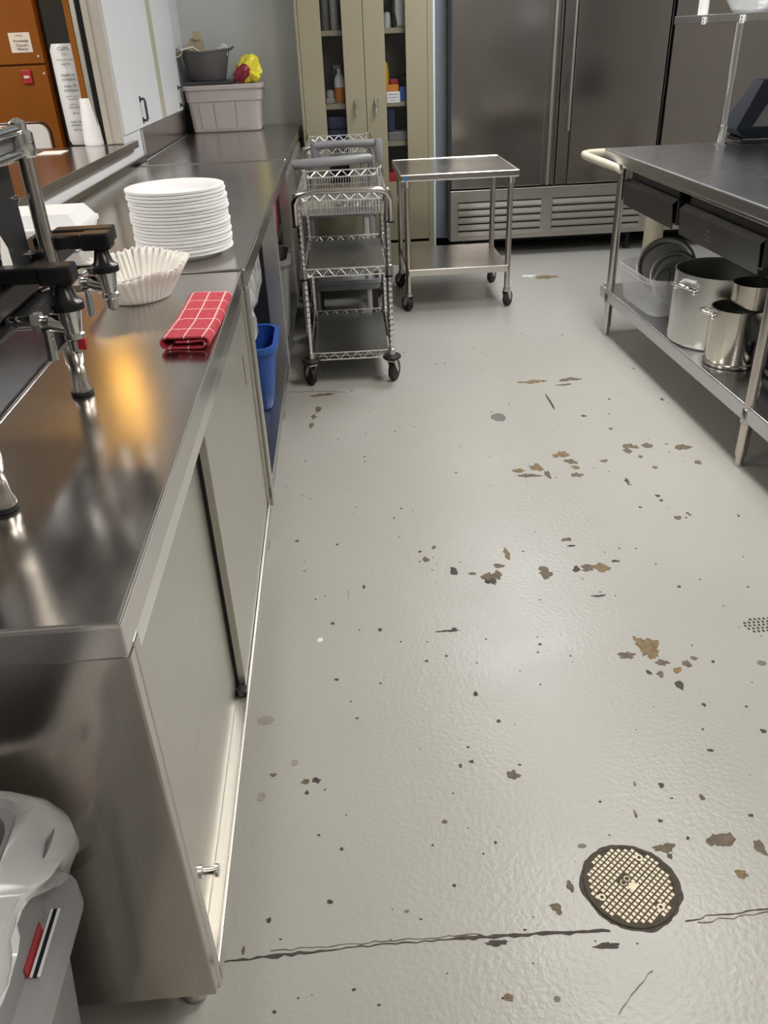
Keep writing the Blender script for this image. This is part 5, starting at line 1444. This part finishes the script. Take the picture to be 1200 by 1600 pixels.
t = pot('stock_pot', 'large aluminium stock pot beside the clear tub on the lower shelf', 1.578, 3.238, 0.190, 0.294, 'pot', base=False)
def loop_handle(t, x, y, r, a, z, wdt, out, rad, drop):
    d = Vector((math.cos(a), math.sin(a), 0)); s = Vector((-d.y, d.x, 0)); c = Vector((x, y, z))
    pts = [c + d*r + s*wdt, c + d*(r + out*0.7) + s*wdt*0.95 + Vector((0, 0, drop*0.6)), c + d*(r + out) + s*wdt*0.6 + Vector((0, 0, drop)), c + d*(r + out) - s*wdt*0.6 + Vector((0, 0, drop)), c + d*(r + out*0.7) - s*wdt*0.95 + Vector((0, 0, drop*0.6)), c + d*r - s*wdt]
    h = part('handle', tube(BM(), pts, rad, 10), 'chrome', t, True)
    for q in (pts[0], pts[-1]):
        b = BM(); bmesh.ops.create_uvsphere(b, u_segments=10, v_segments=6, radius=0.010, matrix=Matrix.Translation(q - Vector((0, 0, 0.012))))
        part('rivet', b, 'chrome', h, True)
    return h
loop_handle(t, 1.578, 3.238, 0.190, math.radians(198), ZS + 0.245, 0.055, 0.036, 0.0065, 0.012)
loop_handle(t, 1.578, 3.238, 0.190, math.radians(20), ZS + 0.245, 0.055, 0.036, 0.0065, 0.012)
b = lathe(BM(), [(0.001, 0), (0.085, 0), (0.095, 0.01), (0.110, 0.05), (0.107, 0.05), (0.090, 0.014), (0.001, 0.012)], (1.60, 3.27, ZS + 0.012), 28)
solo('green_bowl', b, 'green', 'green plastic bowl inside the large aluminium stock pot', 'bowl', (1.60, 3.27, ZS + 0.012), smooth=True)
b = lathe(BM(), [(0.001, 0), (0.045, 0), (0.085, 0.12), (0.09, 0.124), (0.02, 0.135), (0.001, 0.136)], (1.60, 3.275, ZS + 0.063), 28)
solo('green_colander', b, 'green', 'green colander upside down on the green bowl in the large stock pot', 'colander', (1.60, 3.275, ZS + 0.063), smooth=True)

t = pot('stock_pot', 'smaller polished stock pot with loop handles under a saucepan', 1.522, 2.957, 0.100, 0.222, 'pot2', base=True)
loop_handle(t, 1.522, 2.957, 0.100, math.radians(170), ZS + 0.203, 0.030, 0.034, 0.006, 0.006)
loop_handle(t, 1.522, 2.957, 0.100, math.radians(-10), ZS + 0.203, 0.030, 0.034, 0.006, 0.006)
x, y, z = 1.567, 2.945, ZS + 0.2225
t = thing('saucepan', 'dark-lined saucepan resting on the rim of the smaller stock pot', 'pan', (x, y, z))
part('pan_body', lathe(BM(), [(0.001, 0), (0.074, 0), (0.080, 0.006), (0.083, 0.092), (0.080, 0.092), (0.076, 0.008), (0.001, 0.004)], (x, y, z), 40), 'pot2', t, True, ang=35)
part('pan_lining', lathe(BM(), [(0.0796, 0.090), (0.0756, 0.0086), (0.001, 0.0046), (0.001, 0.005), (0.075, 0.0092), (0.079, 0.090)], (x, y, z), 36, closed=True), 'blackmatt', t, True)
part('pan_handle', tube(BM(), [(x + 0.078, y + 0.02, z + 0.075), (x + 0.15, y + 0.05, z + 0.09), (x + 0.22, y + 0.08, z + 0.09)], [0.008, 0.008, 0.010], 10), 'chrome', t, True)
# beyond the near leg: trays and a silver pan
for k, (m, h_, dz, lab) in enumerate((('pot', 0.030, 0.0, 'silver baking pan lying lowest behind the near table leg'), ('navy', 0.028, 0.0305, 'dark blue-black tray on the silver pan behind the near table leg'), ('black', 0.026, 0.059, 'black tray topmost of the trays behind the near table leg'))):
    b = BM(); tub(b, 0.30, 0.44, h_, 0.03, 0.03, 0.004, (0, 0, 0), 0.008)
    b.transform(Matrix.Translation((1.755 + 0.004*k, 2.62 - 0.006*k, ZS + dz)))
    solo('baking_pan', b, m, lab, 'tray', (1.755, 2.62, ZS + dz), 'trays on the lower shelf', True, ang=35)
b = lathe(BM(), [(0.001, 0), (0.07, 0), (0.075, 0.005), (0.078, 0.15), (0.074, 0.15), (0.071, 0.008), (0.001, 0.004)], (1.735, 2.945, ZS), 30)
solo('copper_pan', b, 'brassdark', 'brown tarnished pan between the smaller stock pot and the near table leg', 'pan', (1.735, 2.945, ZS), smooth=True)

# ---- beige pipes behind the work table
for (x, y, lab) in ((1.985, 5.10, 'beige painted pipe rising from the floor behind the clear tub'), (2.42, 4.62, 'beige painted pipe behind the second drawer of the work table')):
    t = thing('drain_pipe', lab, 'pipe', (x, y, 0))
    part('pipe', tube(BM(), [(x, y, 0.0), (x, y, 0.50 if x < 2.2 else 0.70)], 0.058, 20), 'beige', t, True)
    part('floor_flange', lathe(BM(), [(0.058, 0.0), (0.085, 0.0), (0.085, 0.010), (0.062, 0.016), (0.058, 0.016)], (x, y, 0), 20), 'beige', t, True)

# ================================================================== FLOOR CLEANOUT COVER
DX, DY = 0.4745, 0.925
t = thing('cleanout_cover', 'round brass cleanout cover with a waffle pattern set in the floor', 'cover', (DX, DY, 0))
b = BM(); blob(b, 0, 0, 0.0915, 0.0915, 0.0012, 64, 0.05, 2.0); b.transform(Matrix.Translation((DX, DY, 0)))
part('grime_ring', b, 'chip2', t)
part('rim', lathe(BM(), [(0.080, 0.0012), (0.0865, 0.0012), (0.0865, 0.0030), (0.0845, 0.0036), (0.080, 0.0030)], (DX, DY, 0), 64, closed=True), 'brassdark', t, True)
part('plate', lathe(BM(), [(0.001, 0.0012), (0.0800, 0.0012), (0.0800, 0.0022), (0.001, 0.0022)], (DX, DY, 0), 64), 'brassdark', t)
ga = math.radians(39.0)
b = BM(); PITCH = 0.0094
mtg = Matrix.Translation((DX, DY, 0)) @ Matrix.Rotation(ga, 4, 'Z')
bolts = [(-0.060, 0.022), (0.062, 0.020), (0.0, -0.064)]
for i in range(-9, 10):
    for j in range(-9, 10):
        x = i*PITCH; y = j*PITCH
        if math.hypot(x, y) > 0.0775: continue
        if abs(x - 0.000) < 0.014 and 0.002 < y < 0.020: continue
        if any(math.hypot(x - u, y - v) < 0.008 for u, v in bolts): continue
        s = 0.0034
        hexa(b, [mtg @ Vector(p) for p in ((x - s, y - s, 0.0022), (x + s, y - s, 0.0022), (x + s, y + s, 0.0022), (x - s, y + s, 0.0022),
                                           (x - s*.9, y - s*.9, 0.0036), (x + s*.9, y - s*.9, 0.0036), (x + s*.9, y + s*.9, 0.0036), (x - s*.9, y + s*.9, 0.0036))])
part('waffle_studs', b, 'brass', t, kind='stuff')
part('cover_lettering', text_bm('CO', 0.017, mtg @ Matrix.Translation((0, 0.0105, 0.0026)), 0.0006), 'brass', t)
b = BM(); prism(b, [(x*0.9, y*0.8 - 0.006) for x, y in rrect(0.020, 0.016, 0.005, 3)], 0.0022, 0.0038, mtg)
part('centre_boss', b, 'brass', t)
for (u, v) in bolts:
    q = mtg @ Vector((u, v, 0))
    k = part('bolt_seat', lathe(BM(), [(0.001, 0.0022), (0.0075, 0.0022), (0.0072, 0.0034), (0.001, 0.0034)], q, 18), 'brass', t)
    part('bolt', lathe(BM(), [(0.001, 0.0034), (0.0035, 0.0034), (0.0032, 0.0040), (0.001, 0.0040)], q, 12), 'brassdark', k)
